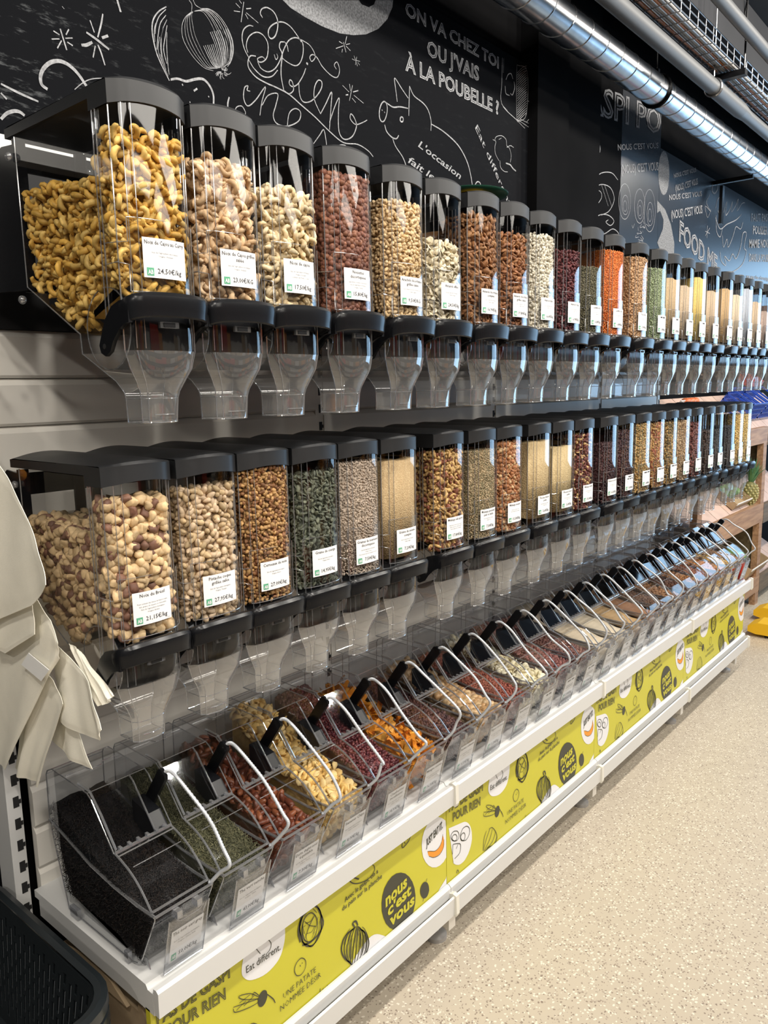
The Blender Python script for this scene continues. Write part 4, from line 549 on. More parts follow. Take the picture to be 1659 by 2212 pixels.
def dispenser_proto():
    t = empty('gravity_dispenser', (0, 0, 0)); off = (0, 0, ZB)
    # hopper
    def loop(z, xb, xf, y0, y1, bl):
        s = (y1 - y0) / DW
        return [(xf + arc(y, bl), y0 + y * s, z) for y in AY] + [(xb, y1, z), (xb, y0, z)]
    secs = [(-.02, -.31, 0, 0, DW, 1), (-.28, -.31, 0, 0, DW, 1), (-.375, -.135, 0, 0, DW, 1), (-.408, -.133, 0, 0, DW, 1)]
    hp = MB(off); L = [loop(*s) for s in secs]; hp.grid(L, 0, closed=True)
    for y in (0, DW):
        hp.tube([(0, y, -.03), (0, y, -.408)], .0013, 5, 1); hp.tube([(-.31, y, -.02), (-.31, y, -.28), (-.135, y, -.375), (-.133, y, -.408)], .0013, 5, 1)
    for y in (.014, .028, DW - .014): hp.tube([(arc(y), y, -.03), (arc(y), y, -.405)], .0008, 5, 1)
    hp.build('hopper', [M['clear'], M['edge']], t, smooth=35)
    sp = MB(off)
    secs = [(-.408, -.133, 0, 0, DW, 1), (-.436, -.088, -.001, .008, DW - .008, .95), (-.456, -.066, -.005, .020, DW - .020, .85), (-.474, -.057, -.009, .028, DW - .030, .75), (-.486, -.056, -.011, .030, DW - .033, .7), (-.526, -.058, -.013, .032, DW - .036, .7)]
    L = [loop(*s) for s in secs]; sp.grid(L, 0, closed=True)
    for i in (0, 2, 10, 12, 13, 14): sp.tube([l[i] for l in L], .0011, 5, 1)
    sp.tube(L[-1], .0014, 5, 1, closed=True); sp.tube(L[-2], .0007, 5, 1, closed=True)
    zz = -.513; sp.tube([(-.013 + arc(y) * .7 + .001, .032 + y * (DW - .068) / DW, zz) for y in (.03, .05, .07, .09, .106)], .0013, 5, 1)
    sp.build('spout', [M['spoutm'], M['edge']], t, smooth=35)
    for y, s in ((0, -1), (DW, 1)):
        cs = MB(off); ya_, yb_ = (y - .003, y + .0012) if s < 0 else (y - .0012, y + .003)
        cs.box((-.043, ya_, -.362), (-.033, yb_, -.037), 0)
        for xx in (-.043, -.033): cs.tube([(xx, ya_ if s < 0 else yb_, -.037), (xx, ya_ if s < 0 else yb_, -.362)], .0010, 4, 1)
        cs.build('corner_strip', [M['clear'], M['edge']], t)
    # lid
    ld = MB(off); n = 15
    ys = [-.003 + (DW + .006) * j / (n - 1) for j in range(n)]
    cr = lambda y: .011 * (1 - (2 * (y + .003) / (DW + .006) - 1) ** 2)
    fx = lambda y: arc(y) + .004
    xs = lambda y: [-.340, -.325, -.2, -.052, -.02, fx(y) - .004, fx(y)]
    zf = [0.55, 1, 1, 1, .95, .6, .3]
    ld.grid([[(x, y, cr(y) * zf[i] - (.002 if i in (0, 6) else 0)) for i, x in enumerate(xs(y))] for y in ys], 0)
    zb = lambda y: -.037 + .008 * (1 - (2 * (y + .003) / (DW + .006) - 1) ** 2)
    ld.grid([[(fx(y), y, cr(y) * .3 - .002) for y in ys], [(fx(y), y, zb(y)) for y in ys], [(fx(y) - .004, y, zb(y)) for y in ys], [(fx(y) - .004, y, -.018) for y in ys]], 0)
    for y, yi in ((ys[0], ys[0] + .003), (ys[-1], ys[-1] - .003)):
        ld.add([(-.34, y, -.002), (-.052, y, 0), (-.052, y, -.018), (-.34, y, -.018)], [(0, 1, 2, 3)])
        ld.add([(-.052, y, 0), (fx(y), y, -.002), (fx(y), y, -.037), (-.052, y, -.037)], [(0, 1, 2, 3)])
        ld.add([(-.052, y, -.018), (-.052, y, -.037), (-.052, yi, -.037), (-.052, yi, -.018)], [(0, 1, 2, 3)])
        ld.add([(-.052, yi, -.018), (fx(y), yi, -.018), (fx(y), yi, -.037), (-.052, yi, -.037)], [(0, 1, 2, 3)])
    ld.grid([[(-.34, y, cr(y) * .55 - .002) for y in ys], [(-.34, y, -.018) for y in ys]], 0)
    ld.grid([[(x, y, -.018) for x in (-.34, -.05, fx(y) - .002)] for y in ys], 0)
    ld.build('lid', M['lidblack'], t, smooth=38)
    # wheel behind the front
    wh = MB(off); ga = [math.radians(q) for q in range(-104, 81, 8)]
    wh.grid([[(-.062 + .067 * math.cos(q), y, -.370 + .067 * math.sin(q)) for q in ga] for y in (.010, DW - .010)], 0)
    for y in (.010, DW - .010): wh.tube([(-.062 + .067 * math.cos(q), y, -.370 + .067 * math.sin(q)) for q in [math.radians(v) for v in range(0, 360, 12)]], .0011, 4, 1, closed=True)
    wh.build('portion_gate', [M['black'], M['edge']], t, smooth=40)
    # handle
    h = MB(off)
    arm = [(-.045, -.416), (-.058, -.410), (-.062, -.398), (-.056, -.386), (-.038, -.356), (-.018, -.338), (.006, -.331), (.030, -.330), (.030, -.366), (.018, -.367), (.000, -.376), (-.018, -.392), (-.030, -.409)]
    for y0, y1 in ((-.0085, -.0015), (DW + .0015, DW + .0085)):
        h.prism_y(arm, y0, y1)
    pr = [(-.009, -.3285), (.000, -.3255), (.0075, -.3265), (.0125, -.3315), (.0128, -.3385), (.0105, -.3475), (.0092, -.3575), (.006, -.3595), (-.004, -.358)]
    e = DW + .0085; path = [(.006, -.0062), (.018, -.0066), (.029, -.0045), (.037, .002), (.0415, .012), (.044, .028), (.046, .048), (.0467, DW / 2)]
    path = path + [(x, DW - y) for x, y in path[-2::-1]]
    rows = []
    for i, (px, py) in enumerate(path):
        q0 = path[max(i - 1, 0)]; q1 = path[min(i + 1, len(path) - 1)]; tx, ty = q1[0] - q0[0], q1[1] - q0[1]; ln = math.hypot(tx, ty); nx, ny = ty / ln, -tx / ln
        k = min(1.0, .45 + .13 * min(i, len(path) - 1 - i))
        u = abs(2.0 * i / (len(path) - 1) - 1); dz = .007 - .015 * u ** 2.2
        rows.append([(px + nx * (aa - .006) * k, py + ny * (aa - .006) * k, (zz + .342) * 1.18 - .343 + dz) for aa, zz in pr])
    n = len(pr); h.grid(rows, 0, closed=True); h.add(rows[0], [tuple(range(n - 1, -1, -1))]); h.add(rows[-1], [tuple(range(n))])
    hdl = h.build('handle', M['black'], t, smooth=32)
    pv = MB(off)
    for y in (-.0092, DW + .0078): pv.tube([(-.046, y, -.4), (-.046, y + .0014, -.4)], .0045, 10)
    pv.build('pivot_pin', M['dark'], hdl)
    # catch
    k = MB(off); k.box((arc(.06) - .001, .052, -.372), (arc(.07) + .004, .088, -.362), 0).box((arc(.06), .058, -.3705), (arc(.06) + .0055, .08, -.3635), 1)
    k.build('catch', [M['edge'], M['dark']], t)
    # label holder
    lh = MB(off); hy = [.010 + (DW - .008) * i / 10 for i in range(11)]
    ex = lambda y: arc(y) + .004
    lh.grid([[(ex(y), y, -.203) for y in hy], [(ex(y), y, -.316) for y in hy]], 0)
    ring = [(ex(y), y, -.316) for y in hy] + [(ex(hy[-1]), hy[-1], -.203)]
    lh.tube([(ex(hy[0]), hy[0], -.203)] + [(ex(hy[0]), hy[0], -.24), (ex(0) , -.002, -.241), (-.03, -.004, -.239), (-.03, -.004, -.272), (0, -.003, -.271), (ex(hy[0]), hy[0], -.275)] + ring, .0010, 5, 1)
    lh.tube([(ex(y), y, -.203) for y in hy[:6]], .0006, 5, 1)
    lh.grid([[(ex(0), 0, -.24), (-.03, -.004, -.239)], [(ex(0), 0, -.272), (-.03, -.004, -.272)]], 0)
    lh.build('label_holder', [M['clear'], M['edge']], t, smooth=40)
    for yb0, yb1 in ((-.001, .020), (DW - .020, DW + .001)): MB(off).box((-.3195, yb0, -.285), (-.3115, yb1, -.022)).build('back_bracket', M['black'], t)
    for z in (-.052, -.302):
        MB(off).ball((-.322, -.006, z), .008, 8, 6, sx=1.0).build('mounting_pin', M['edge'], t, smooth=60)
    return t
PROTO = dispenser_proto()
def disp_label_mapper(lift=.0048):
    y0, z0 = .030, -.2935 + ZB
    def f(x, z, d):
        y = y0 + x; return (arc(y) + lift + d, y, z0 + z)
    return f

# --- loose foods: base shapes (triangles) ---
def tri(V, F):
    T = []
    for f in F:
        for i in range(1, len(f) - 1): T.append((f[0], f[i], f[i + 1]))
    return np.array(V, float), np.array(T, int)
def sh_ball(n=6, k=4, sc=(1, 1, 1)):
    m = MB(); m.ball((0, 0, 0), .5, n, k); V, T = tri(m.v, m.f); return V * np.array(sc), T
def sh_cashew():
    m = MB(); P = []; r = []
    for i in range(7):
        a = math.radians(-100 + 200 * i / 6); P.append((.36 * math.cos(a), .40 * math.sin(a), 0)); r.append([.06, .16, .20, .19, .20, .17, .07][i])
    m.tube(P, r, 6); return tri(m.v, m.f)
def sh_chunk(seed, sc=(1, .8, .6)):
    rr = np.random.default_rng(seed); m = MB(); m.ball((0, 0, 0), .5, 6, 4); V, T = tri(m.v, m.f)
    return V * (1 + rr.uniform(-.28, .22, (len(V), 1))) * np.array(sc), T
def sh_flat(seed, sc):
    rr = np.random.default_rng(seed); m = MB(); m.ball((0, 0, 0), .5, 8, 6); V, T = tri(m.v, m.f); V = V * (1 + rr.uniform(-.06, .06, (len(V), 1)))
    for _ in range(3):
        nrm = rr.normal(size=3); nrm /= np.linalg.norm(nrm); q = V @ nrm; cut = rr.uniform(.22, .38); V = V - np.clip(q - cut, 0, None)[:, None] * nrm
    return V * np.array(sc), T
def sh_almond():
    V, T = sh_ball(7, 6); x = V[:, 2].copy(); V = V * np.array([.62, .36, 1]); V[:, :2] *= (1 - .35 * np.clip(x * 2, -.2, 1))[:, None]; return V, T
def sh_disc(n=8, th=.12, bend=.15):
    V = []; 
    for z in (-th / 2, th / 2):
        V += [(0, 0, z)] + [(.5 * math.cos(6.2832 * j / n), .42 * math.sin(6.2832 * j / n), z + bend * .5 * math.cos(12.566 * j / n)) for j in range(n)]
    F = []
    for j in range(n):
        a, b = 1 + j, 1 + (j + 1) % n
        F += [(0, b, a), (n + 1, n + 1 + a, n + 1 + b), (a, b, n + 1 + b, n + 1 + a)]
    return tri(V, F)
def sh_chip(n=9):   # banana chip with a raised rim
    V, T = sh_disc(n, .16, .25); V[0, 2] -= .10; V[n + 1, 2] -= .10; return V, T
def sh_stick(): m = MB(); m.tube([(-.5, 0, 0), (0, .06, .03), (.5, 0, 0)], [.05, .07, .04], 3); return tri(m.v, m.f)
def sh_strip(): m = MB(); m.grid([[(-.5, -.12, 0), (-.2, -.14, .06), (.15, -.12, -.04), (.5, -.09, .05)], [(-.5, .12, .03), (-.2, .13, .09), (.15, .12, 0), (.5, .10, .02)]]); m.grid([[(-.5, -.12, -.05), (-.2, -.14, .0), (.15, -.12, -.09), (.5, -.09, 0)], [(-.5, .12, -.02), (-.2, .13, .03), (.15, .12, -.05), (.5, .10, -.03)]]); return tri(m.v, m.f)
def sh_pistachio():
    m = MB(); m.ball((0, 0, 0), .5, 8, 6); V, T = tri(m.v, m.f); V = V * np.array([.62, .58, 1.0])
    V[:, :2] *= (1 - .25 * np.clip(V[:, 2] * 2, -1, 1))[:, None]; return V, T
SHAPES = dict(cashew=sh_cashew(), ball=sh_ball(7, 5), seed=sh_ball(5, 3, (.5, .6, 1.05)), bean=sh_ball(6, 4, (.55, .6, 1)), almond=sh_almond(), flake=sh_disc(8, .07, .12), pumpkin=sh_ball(7, 4, (.62, .20, 1)), chip_nut=sh_flat(21, (1.05, .85, .95)), chip_nut2=sh_flat(8, (.85, .85, .85)),
              chip=sh_chip(), stick=sh_stick(), strip=sh_strip(), pistachio=sh_pistachio(), chunk=sh_chunk(1), chunk2=sh_chunk(5, (1, .7, .7)), date=sh_ball(7, 5, (.5, .45, 1)), lentil=sh_ball(5, 3, (1.05, 1.05, .5)), crumb=sh_chunk(9, (1, .9, .5)), nut=sh_ball(7, 4, (1, 1, 1.05)))

def scatter(shape, pos, size, rng, jitter=.15, flat=None):
    """copies of a shape at pos (N,3), turned at random; flat = axis the shape's z mostly faces"""
    V, T = SHAPES[shape]; N = len(pos)
    q = rng.normal(size=(N, 4)); q /= np.linalg.norm(q, axis=1, keepdims=True); a, b, c, d = q.T
    Rm = np.stack([np.stack([1 - 2 * (c * c + d * d), 2 * (b * c - a * d), 2 * (b * d + a * c)], -1), np.stack([2 * (b * c + a * d), 1 - 2 * (b * b + d * d), 2 * (c * d - a * b)], -1), np.stack([2 * (b * d - a * c), 2 * (c * d + a * b), 1 - 2 * (b * b + c * c)], -1)], 1)
    s = size * (1 + rng.uniform(-jitter, jitter, N))
    VV = np.einsum('nij,vj->nvi', Rm, V) * s[:, None, None] + pos[:, None, :]
    TT = T[None] + (np.arange(N) * len(V))[:, None, None]
    return VV.reshape(-1, 3), TT.reshape(-1, 3)
def merge(parts):
    V = []; T = []; n = 0
    for v, t in parts: V.append(v); T.append(t + n); n += len(v)
    return np.concatenate(V), np.concatenate(T)

def disp_fill(name, material, shapes, size, lf, lb, rng, pitch=None, side=.09, layers=2):
    """food inside a hopper: loose pieces against the clear walls and on top, solid mass within"""
    off = np.array([0, 0, ZB]); parts = []
    fine = not shapes
    ins = .0022 if fine else size * (.92 if size > .012 else .6)
    def lev(x):
        s = np.clip((x + .075) / .045, 0, 1); s = s * s * (3 - 2 * s)
        return lb - .012 * np.clip((x + .2) / .15, -.5, 1) * (lb < -.12) + (lf - lb) * s
    # inner mass
    m = MB(); ny = 9
    def side_poly(i):
        return [(-.308 + i, -.281 + i * .5), (-.137 + i, -.374 + i), (-.128, -.374 + i)]
    ysl = [ins + (DW - 2 * ins) * j / (ny - 1) for j in range(ny)]
    xs_top = [-.308 + ins, -.22, -.13, -.078, -.065, -.05, -.035]
    rows = []
    for j, y in enumerate(ysl):
        xf = arc(y) - ins - .001
        wob = lambda x: .003 * math.sin(40 * x + 60 * y) + (.0015 * math.sin(170 * y + 90 * x))
        low = [(xf, y, -.305), (-.05, y, -.300), (-.128, y, -.335), (-.131, y, -.372 + ins)] if True else []
        low += [(-.308 + ins, y, -.279 + ins * .6)]
        top = [(x, y, float(lev(x)) - ins * .8 + wob(x)) for x in xs_top] + [(xf, y, lf - ins * .8 + wob(xf))]
        rows.append(low + top)
    m.grid(rows, 0, closed=True)
    nn = len(rows[0]); m.add(rows[0], [tuple(range(nn))]); m.add(rows[-1], [tuple(range(nn - 1, -1, -1))])
    parts.append(tri(m.v, m.f))
    if shapes:
        p = pitch or size * .62
        P = []
        def keep(x, y, z):
            if z > lev(x) + size * .15: return False
            if x < -.135 and z < -.281 - (x + .308) * .55 + size * .3: return False
            if x > -.135 and (x + .062) ** 2 + (z + .370) ** 2 < (.067 + size * .3) ** 2: return False
            return z > -.36
        for ly in range(layers):
            dep = size * (.44 + .5 * ly)
            for z in np.arange(-.315, lf + .004, p * .82):
                for y in np.arange(size * .32, DW - size * .3, p):
                    yy = y + rng.uniform(-.4, .4) * p; zz = z + rng.uniform(-.4, .4) * p
                    xx = arc(yy) - dep - rng.uniform(0, .25) * size
                    yy = min(max(yy, size * .42), DW - size * .42)
                    if keep(xx, yy, zz): P.append((xx, yy, zz))
            for x in np.arange(-side, -.005, p):
                for z in np.arange(-.36, max(lf, lb) + .004, p * .82):
                    for yw in ((0, 1) if x > -.06 and ly == 0 else (0,)):
                        xx = x + rng.uniform(-.4, .4) * p; zz = z + rng.uniform(-.4, .4) * p
                        d = dep + rng.uniform(0, .25) * size; yy = d if yw == 0 else DW - d
                        xx = max(xx, -.308 + size * .4)
                        if keep(xx, yy, zz): P.append((xx, yy, zz))
        for x in np.arange(-.30 if side > .2 else -.08, .0, p):
            for y in np.arange(size * .4, DW - size * .3, p):
                xx = x + rng.uniform(-.4, .4) * p; yy = y + rng.uniform(-.4, .4) * p; yy = min(max(yy, size * .42), DW - size * .42)
                P.append((min(max(xx, -.308 + size * .4), arc(yy) - size * .4), yy, float(lev(xx)) + rng.uniform(-.3, .12) * size))
        P = np.array(P); which = rng.integers(0, 100, len(P)); lo = 0
        for sh, share, sc in shapes:
            sel = (which >= lo) & (which < lo + share); lo += share
            if sel.any(): parts.append(scatter(sh, P[sel], size * sc, rng))
    V, T = merge(parts)
    return np_mesh(name, V + off, T, material, smooth='walnut' not in name)

VAR = {}
UP_Y = [.699, .853, 1.001, 1.167, 1.350, 1.504, 1.677, 1.831, 1.985, 2.149, 2.303, 2.470, 2.679, 2.861, 3.009, 3.162, 3.316, 3.487, 3.684, 3.842, 4.000, 4.154, 4.32, 4.47]
LO_Y = [.700, .855, 1.002, 1.154, 1.300, 1.453, 1.670, 1.838, 1.990, 2.176, 2.339, 2.500, 2.705, 2.866, 3.037, 3.196, 3.348, 3.509, 3.672, 3.852, 3.998, 4.200, 4.345, 4.492]
bio = "Issu de l'agriculture biologique,"
def so(o): return [bio, 'Origine: ' + o]
# name, colours (col, col2, share), shapes, size, level front, level back, label text, place label
UP = [
 ('curry cashew nuts', ((.60, .35, .07), (.66, .44, .13), .4), [('cashew', 100, 1)], .0265, -.060, -.125, (['Noix de Cajou au Curry'], so('Vietnam'), '24,50€/kg'), 'nearest on the upper row, mustard yellow nuts'),
 ('roasted cashew nuts', ((.60, .40, .22), (.66, .47, .29), .4), [('cashew', 100, 1)], .0265, -.083, -.10, (['Noix de Cajou grillée', 'salée'], so('Vietnam'), '23,00€/KG'), 'second on the upper row, tan nuts'),
 ('plain cashew nuts', ((.68, .52, .30), (.74, .60, .38), .4), [('cashew', 100, 1)], .0255, -.108, -.12, (['Noix de cajou'], so('Vietnam') + ['Contient des fruits à coque'], '17,50€/kg'), 'cream coloured nuts between roasted cashews and hazelnuts'),
 ('hazelnuts', ((.17, .065, .04), (.24, .10, .055), .35), [('nut', 100, 1)], .0148, -.050, -.06, (['Noisettes', 'décortiquées'], ['Ingrédients: noisettes décortiquées'] + so('Turquie'), '15,80€/kg'), 'round dark brown nuts'),
 ('roasted peanuts', ((.62, .43, .22), (.68, .50, .29), .4), [('bean', 100, 1)], .0150, -.072, -.08, (['Arachide décortiquée', 'grillée salée'], ['Peut contenir des traces de fruits à coque', 'Origine: Egypte'], '9,50€/KG'), 'pale split nuts beside the hazelnuts'),
 ('flaked almonds', ((.74, .64, .45), (.80, .72, .55), .4), [('flake', 100, 1)], .0190, -.125, -.13, (['Amande effilée'], so('Espagne'), '24,50€/kg'), 'cream flakes filled lowest of the near upper row'),
 ('shelled almonds', ((.26, .115, .045), (.34, .17, .07), .4), [('almond', 100, 1)], .0215, -.050, -.06, (['Amande décortiquée', 'complète'], so('Espagne'), '16,90€/kg'), 'large brown almonds right of the flaked almonds'),
 ('roasted almonds', ((.27, .11, .045), (.33, .15, .06), .4), [('almond', 100, 1)], .0185, -.078, -.09, (['Amande décortiquée', 'grillée nature'], so('Espagne'), '19,80€/kg'), 'reddish brown almonds left of the white beans'),
 ('white beans', ((.66, .60, .48), (.72, .67, .55), .4), [('bean', 100, 1)], .0145, -.060, -.07, (['Haricot blanc'], so('France'), '6,60€/kg'), 'white beans on the upper row'),
 ('red kidney beans', ((.085, .018, .022), (.13, .03, .03), .4), [('bean', 100, 1)], .0145, -.085, -.09, (['Haricot rouge'], so('Chine'), '6,90€/kg'), 'dark red beans on the upper row'),
 ('green lentils', ((.10, .09, .05), (.17, .15, .09), .35), [('lentil', 100, 1)], .0062, -.115, -.12, (['Lentille verte'], so('France'), '6,80€/kg'), 'dark olive lentils on the upper row'),
 ('coral lentils', ((.66, .17, .035), (.74, .25, .06), .4), [('lentil', 100, 1)], .0058, -.046, -.05, (['Lentille corail'], so('Turquie'), '6,80€/kg'), 'bright orange lentils'),
 ('chickpeas', ((.40, .23, .115), (.48, .30, .16), .4), [('nut', 100, 1)], .0098, -.045, -.05, (['Pois chiche'], so('France'), '5,90€/kg'), 'round tan peas right of the orange lentils'),
 ('split green peas', ((.27, .33, .19), (.35, .40, .25), .4), [('lentil', 100, 1)], .0066, -.065, -.07, (['Pois cassés'], so('France'), '5,90€/kg'), 'pale green split peas'),
 ('tan quinoa', ((.45, .31, .17), (.53, .40, .24), .4), [], .0, -.085, -.09, (['Quinoa'], so('France'), '8,90€/kg'), 'fine tan grain right of the green split peas'),
 ('pinkish rice', ((.48, .36, .24), (.55, .43, .30), .4), [], .0, -.100, -.11, (['Riz long'], so('Italie'), '4,90€/kg'), 'pinkish grain left of the yellow grain'),
 ('yellow semolina', ((.62, .45, .12), (.70, .54, .20), .4), [], .0, -.055, -.06, (['Polenta'], so('France'), '3,90€/kg'), 'yellow grain on the far upper row'),
 ('buff rice', ((.52, .38, .25), (.58, .45, .31), .4), [], .0, -.095, -.10, (['Riz rond'], so('Italie'), '4,50€/kg'), 'buff grain right of the yellow grain'),
 ('brown rice', ((.48, .31, .15), (.54, .38, .21), .4), [], .0, -.070, -.07, (['Riz complet'], so('Italie'), '4,60€/kg'), 'golden brown grain second right of the yellow grain'),
 ('pale oats', ((.58, .47, .33), (.66, .55, .40), .4), [], .0, -.085, -.09, (['Boulgour'], so('France'), '4,20€/kg'), 'pale grain third right of the yellow grain'),
 ('bluish white rice', ((.40, .44, .52), (.50, .53, .58), .4), [], .0, -.045, -.05, (['Riz basmati'], so('Inde'), '4,90€/kg'), 'bluish white grain near the right picture edge'),
 ('light brown couscous', ((.50, .37, .24), (.56, .43, .30), .4), [], .0, -.095, -.10, (['Couscous'], so('France'), '4,10€/kg'), 'light brown grain third from the far end of the upper row'),
 ('mixed dark grain', ((.34, .25, .22), (.45, .34, .27), .4), [], .0, -.130, -.13, (['Sarrasin'], so('France'), '4,80€/kg'), 'greyish brown grain second from the far end'),
 ('reddish lentils', ((.30, .20, .18), (.36, .25, .2), .4), [], .0, -.09, -.09, (['Lentille blonde'], so('France'), '4,80€/kg'), 'reddish grain at the far end of the upper row'),
]
LO = [
 ('chopped brazil nuts', ((.62, .44, .24), (.20, .10, .065), .28), [('chip_nut', 60, 1.1), ('chip_nut2', 40, 1)], .0250, -.055, -.130, (['Noix du Brésil'], ['Peut contenir des traces de fruit à coque,', "lait, graine de sésame et d'arachide", bio, 'Origine: Bolivie'], '21,15€/kg'), 'nearest on the lower row, cream and brown chunks'),
 ('pistachios in shell', ((.58, .43, .28), (.50, .36, .20), .4), [('pistachio', 100, 1)], .0195, -.062, -.08, (['Pistache coque', 'grillée salée'], so('Turquie'), '27,95€/kg'), 'beige split shells'),
 ('walnut pieces', ((.45, .26, .10), (.22, .10, .04), .4), [('crumb', 60, 1), ('chunk', 40, .8)], .0130, -.035, -.05, (['Cerneaux de noix'], so('France'), '27,00€/kg'), 'brown and gold broken pieces'),
 ('pumpkin seeds', ((.095, .105, .075), (.15, .16, .11), .4), [('pumpkin', 100, 1)], .0165, -.062, -.08, (['Graine de courge'], so('France'), '14,95€/kg'), 'flat grey green seeds'),
 ('sunflower seeds', ((.46, .37, .29), (.36, .29, .23), .4), [('seed', 100, 1)], .0090, -.048, -.06, (['Graines de tournesol', 'décortiquées'], so('France') + ['Peut contenir des traces de gluten et de soja'], '7,50€/kg'), 'small grey beige seeds'),
 ('sesame seeds', ((.52, .38, .21), (.42, .29, .15), .4), [], .0, -.055, -.06, (['Graine de sésame', 'complet'], so('Egypte'), '7,20€/kg'), 'fine golden seed left of the salted nut mix'),
 ('salted nut mix', ((.52, .33, .13), (.22, .08, .045), .3), [('cashew', 30, 1.25), ('bean', 40, .9), ('almond', 30, 1.2)], .0170, -.052, -.06, (['Mélange salé apéro'], ['Ingrédients: noix de cajou, noisettes,', 'raisins, amandes, cacahuètes salées', bio], '17,80€/kg'), 'yellow and brown mixed nuts on the lower row'),
 ('salad seed mix', ((.42, .32, .19), (.25, .21, .12), .4), [('seed', 100, 1)], .0075, -.062, -.07, (['Mélange gourmand', 'pain et salade'], so('France'), '7,30€/kg'), 'mixed beige and olive seeds'),
 ('energy nut mix', ((.36, .15, .06), (.55, .36, .19), .35), [('almond', 50, 1.1), ('nut', 50, .85)], .0165, -.048, -.06, (['Mélange énergie+'], ['Amandes, noisettes, raisins', bio], '15,50€/kg'), 'red brown nuts with cream halves'),
 ('small oat flakes', ((.55, .42, .23), (.46, .33, .17), .4), [], .0, -.055, -.06, (["Flocons d'avoine", 'petits'], so('France'), '3,60€/kg'), 'fine straw coloured flakes, fuller of two alike'),
 ('large oat flakes', ((.57, .44, .24), (.47, .35, .18), .4), [], .0, -.085, -.09, (["Flocons d'avoine", 'petits'], so('France'), '3,60€/kg'), 'fine straw coloured flakes, lower filled of two alike'),
 ('cranberry nut mix', ((.16, .05, .04), (.58, .38, .17), .3), [('almond', 40, 1), ('chunk', 60, .9)], .0165, -.055, -.06, (['Mélange étudiant'], so('France'), '13,30€/kg'), 'dark mix with pale nuts and red berries'),
 ('dark chocolate drops', ((.05, .022, .025), (.08, .035, .035), .4), [('bean', 100, 1)], .0120, -.100, -.11, (['Pépites de chocolat'], so('Pérou'), '16,50€/kg'), 'nearly black drops, label low on an almost dark front'),
 ('chocolate pieces', ((.055, .026, .03), (.10, .05, .04), .4), [('bean', 100, 1)], .0120, -.060, -.07, (['Raisins au', 'chocolat noir'], so('Pérou'), '15,30€/kg'), 'dark purple brown pieces left of the muesli'),
 ('seed muesli', ((.52, .34, .14), (.28, .22, .10), .35), [('crumb', 60, 1), ('flake', 40, 1)], .0120, -.040, -.05, (['Muesli graines'], so('France'), '6,90€/kg'), 'golden green muesli, first of three'),
 ('fruit muesli', ((.48, .29, .12), (.36, .12, .07), .3), [('crumb', 60, 1), ('flake', 40, 1)], .0120, -.045, -.05, (['Muesli aux fruits'], so('France'), '7,90€/kg'), 'reddish gold muesli, middle of three'),
 ('nut muesli', ((.46, .29, .11), (.20, .15, .07), .4), [('crumb', 60, 1), ('flake', 40, 1)], .0125, -.050, -.06, (['Muesli aux noix'], so('France'), '7,90€/kg'), 'dark gold muesli, last of three'),
 ('beige flakes', ((.50, .36, .22), (.42, .28, .16), .4), [('flake', 100, 1)], .0110, -.050, -.06, (['Cinq céréales'], so('France'), '4,10€/kg'), 'pinkish beige flakes left of the dark red rings'),
 ('dark red fruit', ((.20, .075, .065), (.13, .045, .04), .4), [('chunk', 100, 1)], .0170, -.070, -.08, (['Pétales chocolat'], so('France'), '8,50€/kg'), 'dark red brown rings on the far lower row'),
 ('dark cocoa flakes', ((.055, .035, .03), (.08, .05, .04), .4), [('flake', 100, 1)], .0130, -.120, -.12, (['Boules cacao'], so('France'), '8,90€/kg'), 'dark brown flakes right of the red brown rings'),
 ('black rice', ((.045, .045, .05), (.07, .07, .075), .4), [('seed', 100, 1)], .0090, -.120, -.12, (['Riz noir'], so('Italie'), '7,90€/kg'), 'charcoal grain, first of two dark ones'),
 ('black lentils', ((.04, .04, .045), (.06, .06, .065), .4), [('lentil', 100, 1)], .0080, -.110, -.11, (['Lentille beluga'], so('France'), '7,50€/kg'), 'charcoal grain, second of two dark ones'),
 ('yellow pasta shells', ((.62, .42, .13), (.70, .52, .22), .4), [('chunk', 100, 1)], .0120, -.058, -.06, (['Coquillettes'], so('Italie'), '3,90€/kg'), 'yellow pasta, second from the far end of the lower row'),
 ('yellow corn flakes', ((.62, .45, .16), (.70, .54, .25), .4), [('crumb', 100, 1)], .0110, -.062, -.06, (['Torsades'], so('Italie'), '3,90€/kg'), 'yellow pasta at the far end of the lower row'),
]
def part_of(t, name):
    return next(ch for ch in t.children if ch.name.split('.')[0] == name)
def build_row(rows, ys, F, T, rowname, tops):
    for i, (item, y) in enumerate(zip(rows, ys)):
        nm, (c1, c2, mx), shapes, size, lf, lb, (title, small, price), place = item
        t = tops[i]
        t.location = (F, y, T - ZB)
        tag(t, 'clear black-lidded dispenser: %s' % place, 'dispenser', 'gravity dispensers on the %s row' % rowname)
        mb = price_mesh('price_label', title, small, price, disp_label_mapper(), readable=i < 13)
        mb.build('price_label', [M['paper'], M['ink'], M['ink2'], M['green']], part_of(t, 'label_holder'))
        rng = np.random.default_rng(100 + i + (50 if rowname == 'lower' else 0))
        m = mat_grain(nm.replace(' ', '_'), c1, c2, mx) if shapes else mat_fine(nm.replace(' ', '_'), c1, c2, 300 if 'flakes' not in nm else 230)
        me = disp_fill(nm.replace(' ', '_'), m, shapes, size, lf, lb, rng, pitch=size * (.62 if i < 9 else .70), side=.30 if i == 0 else (.085 if i < 8 else .055), layers=2 if size > .0135 and i < 12 else 1)
        o = bpy.data.objects.new(nm.replace(' ', '_'), me); C.objects.link(o); o.location = (F, y, T - ZB)
        tag(o, '%s heaped inside the clear %s-row dispenser: %s' % (nm, rowname, place.split(',')[0]), 'loose food', None, 'stuff')
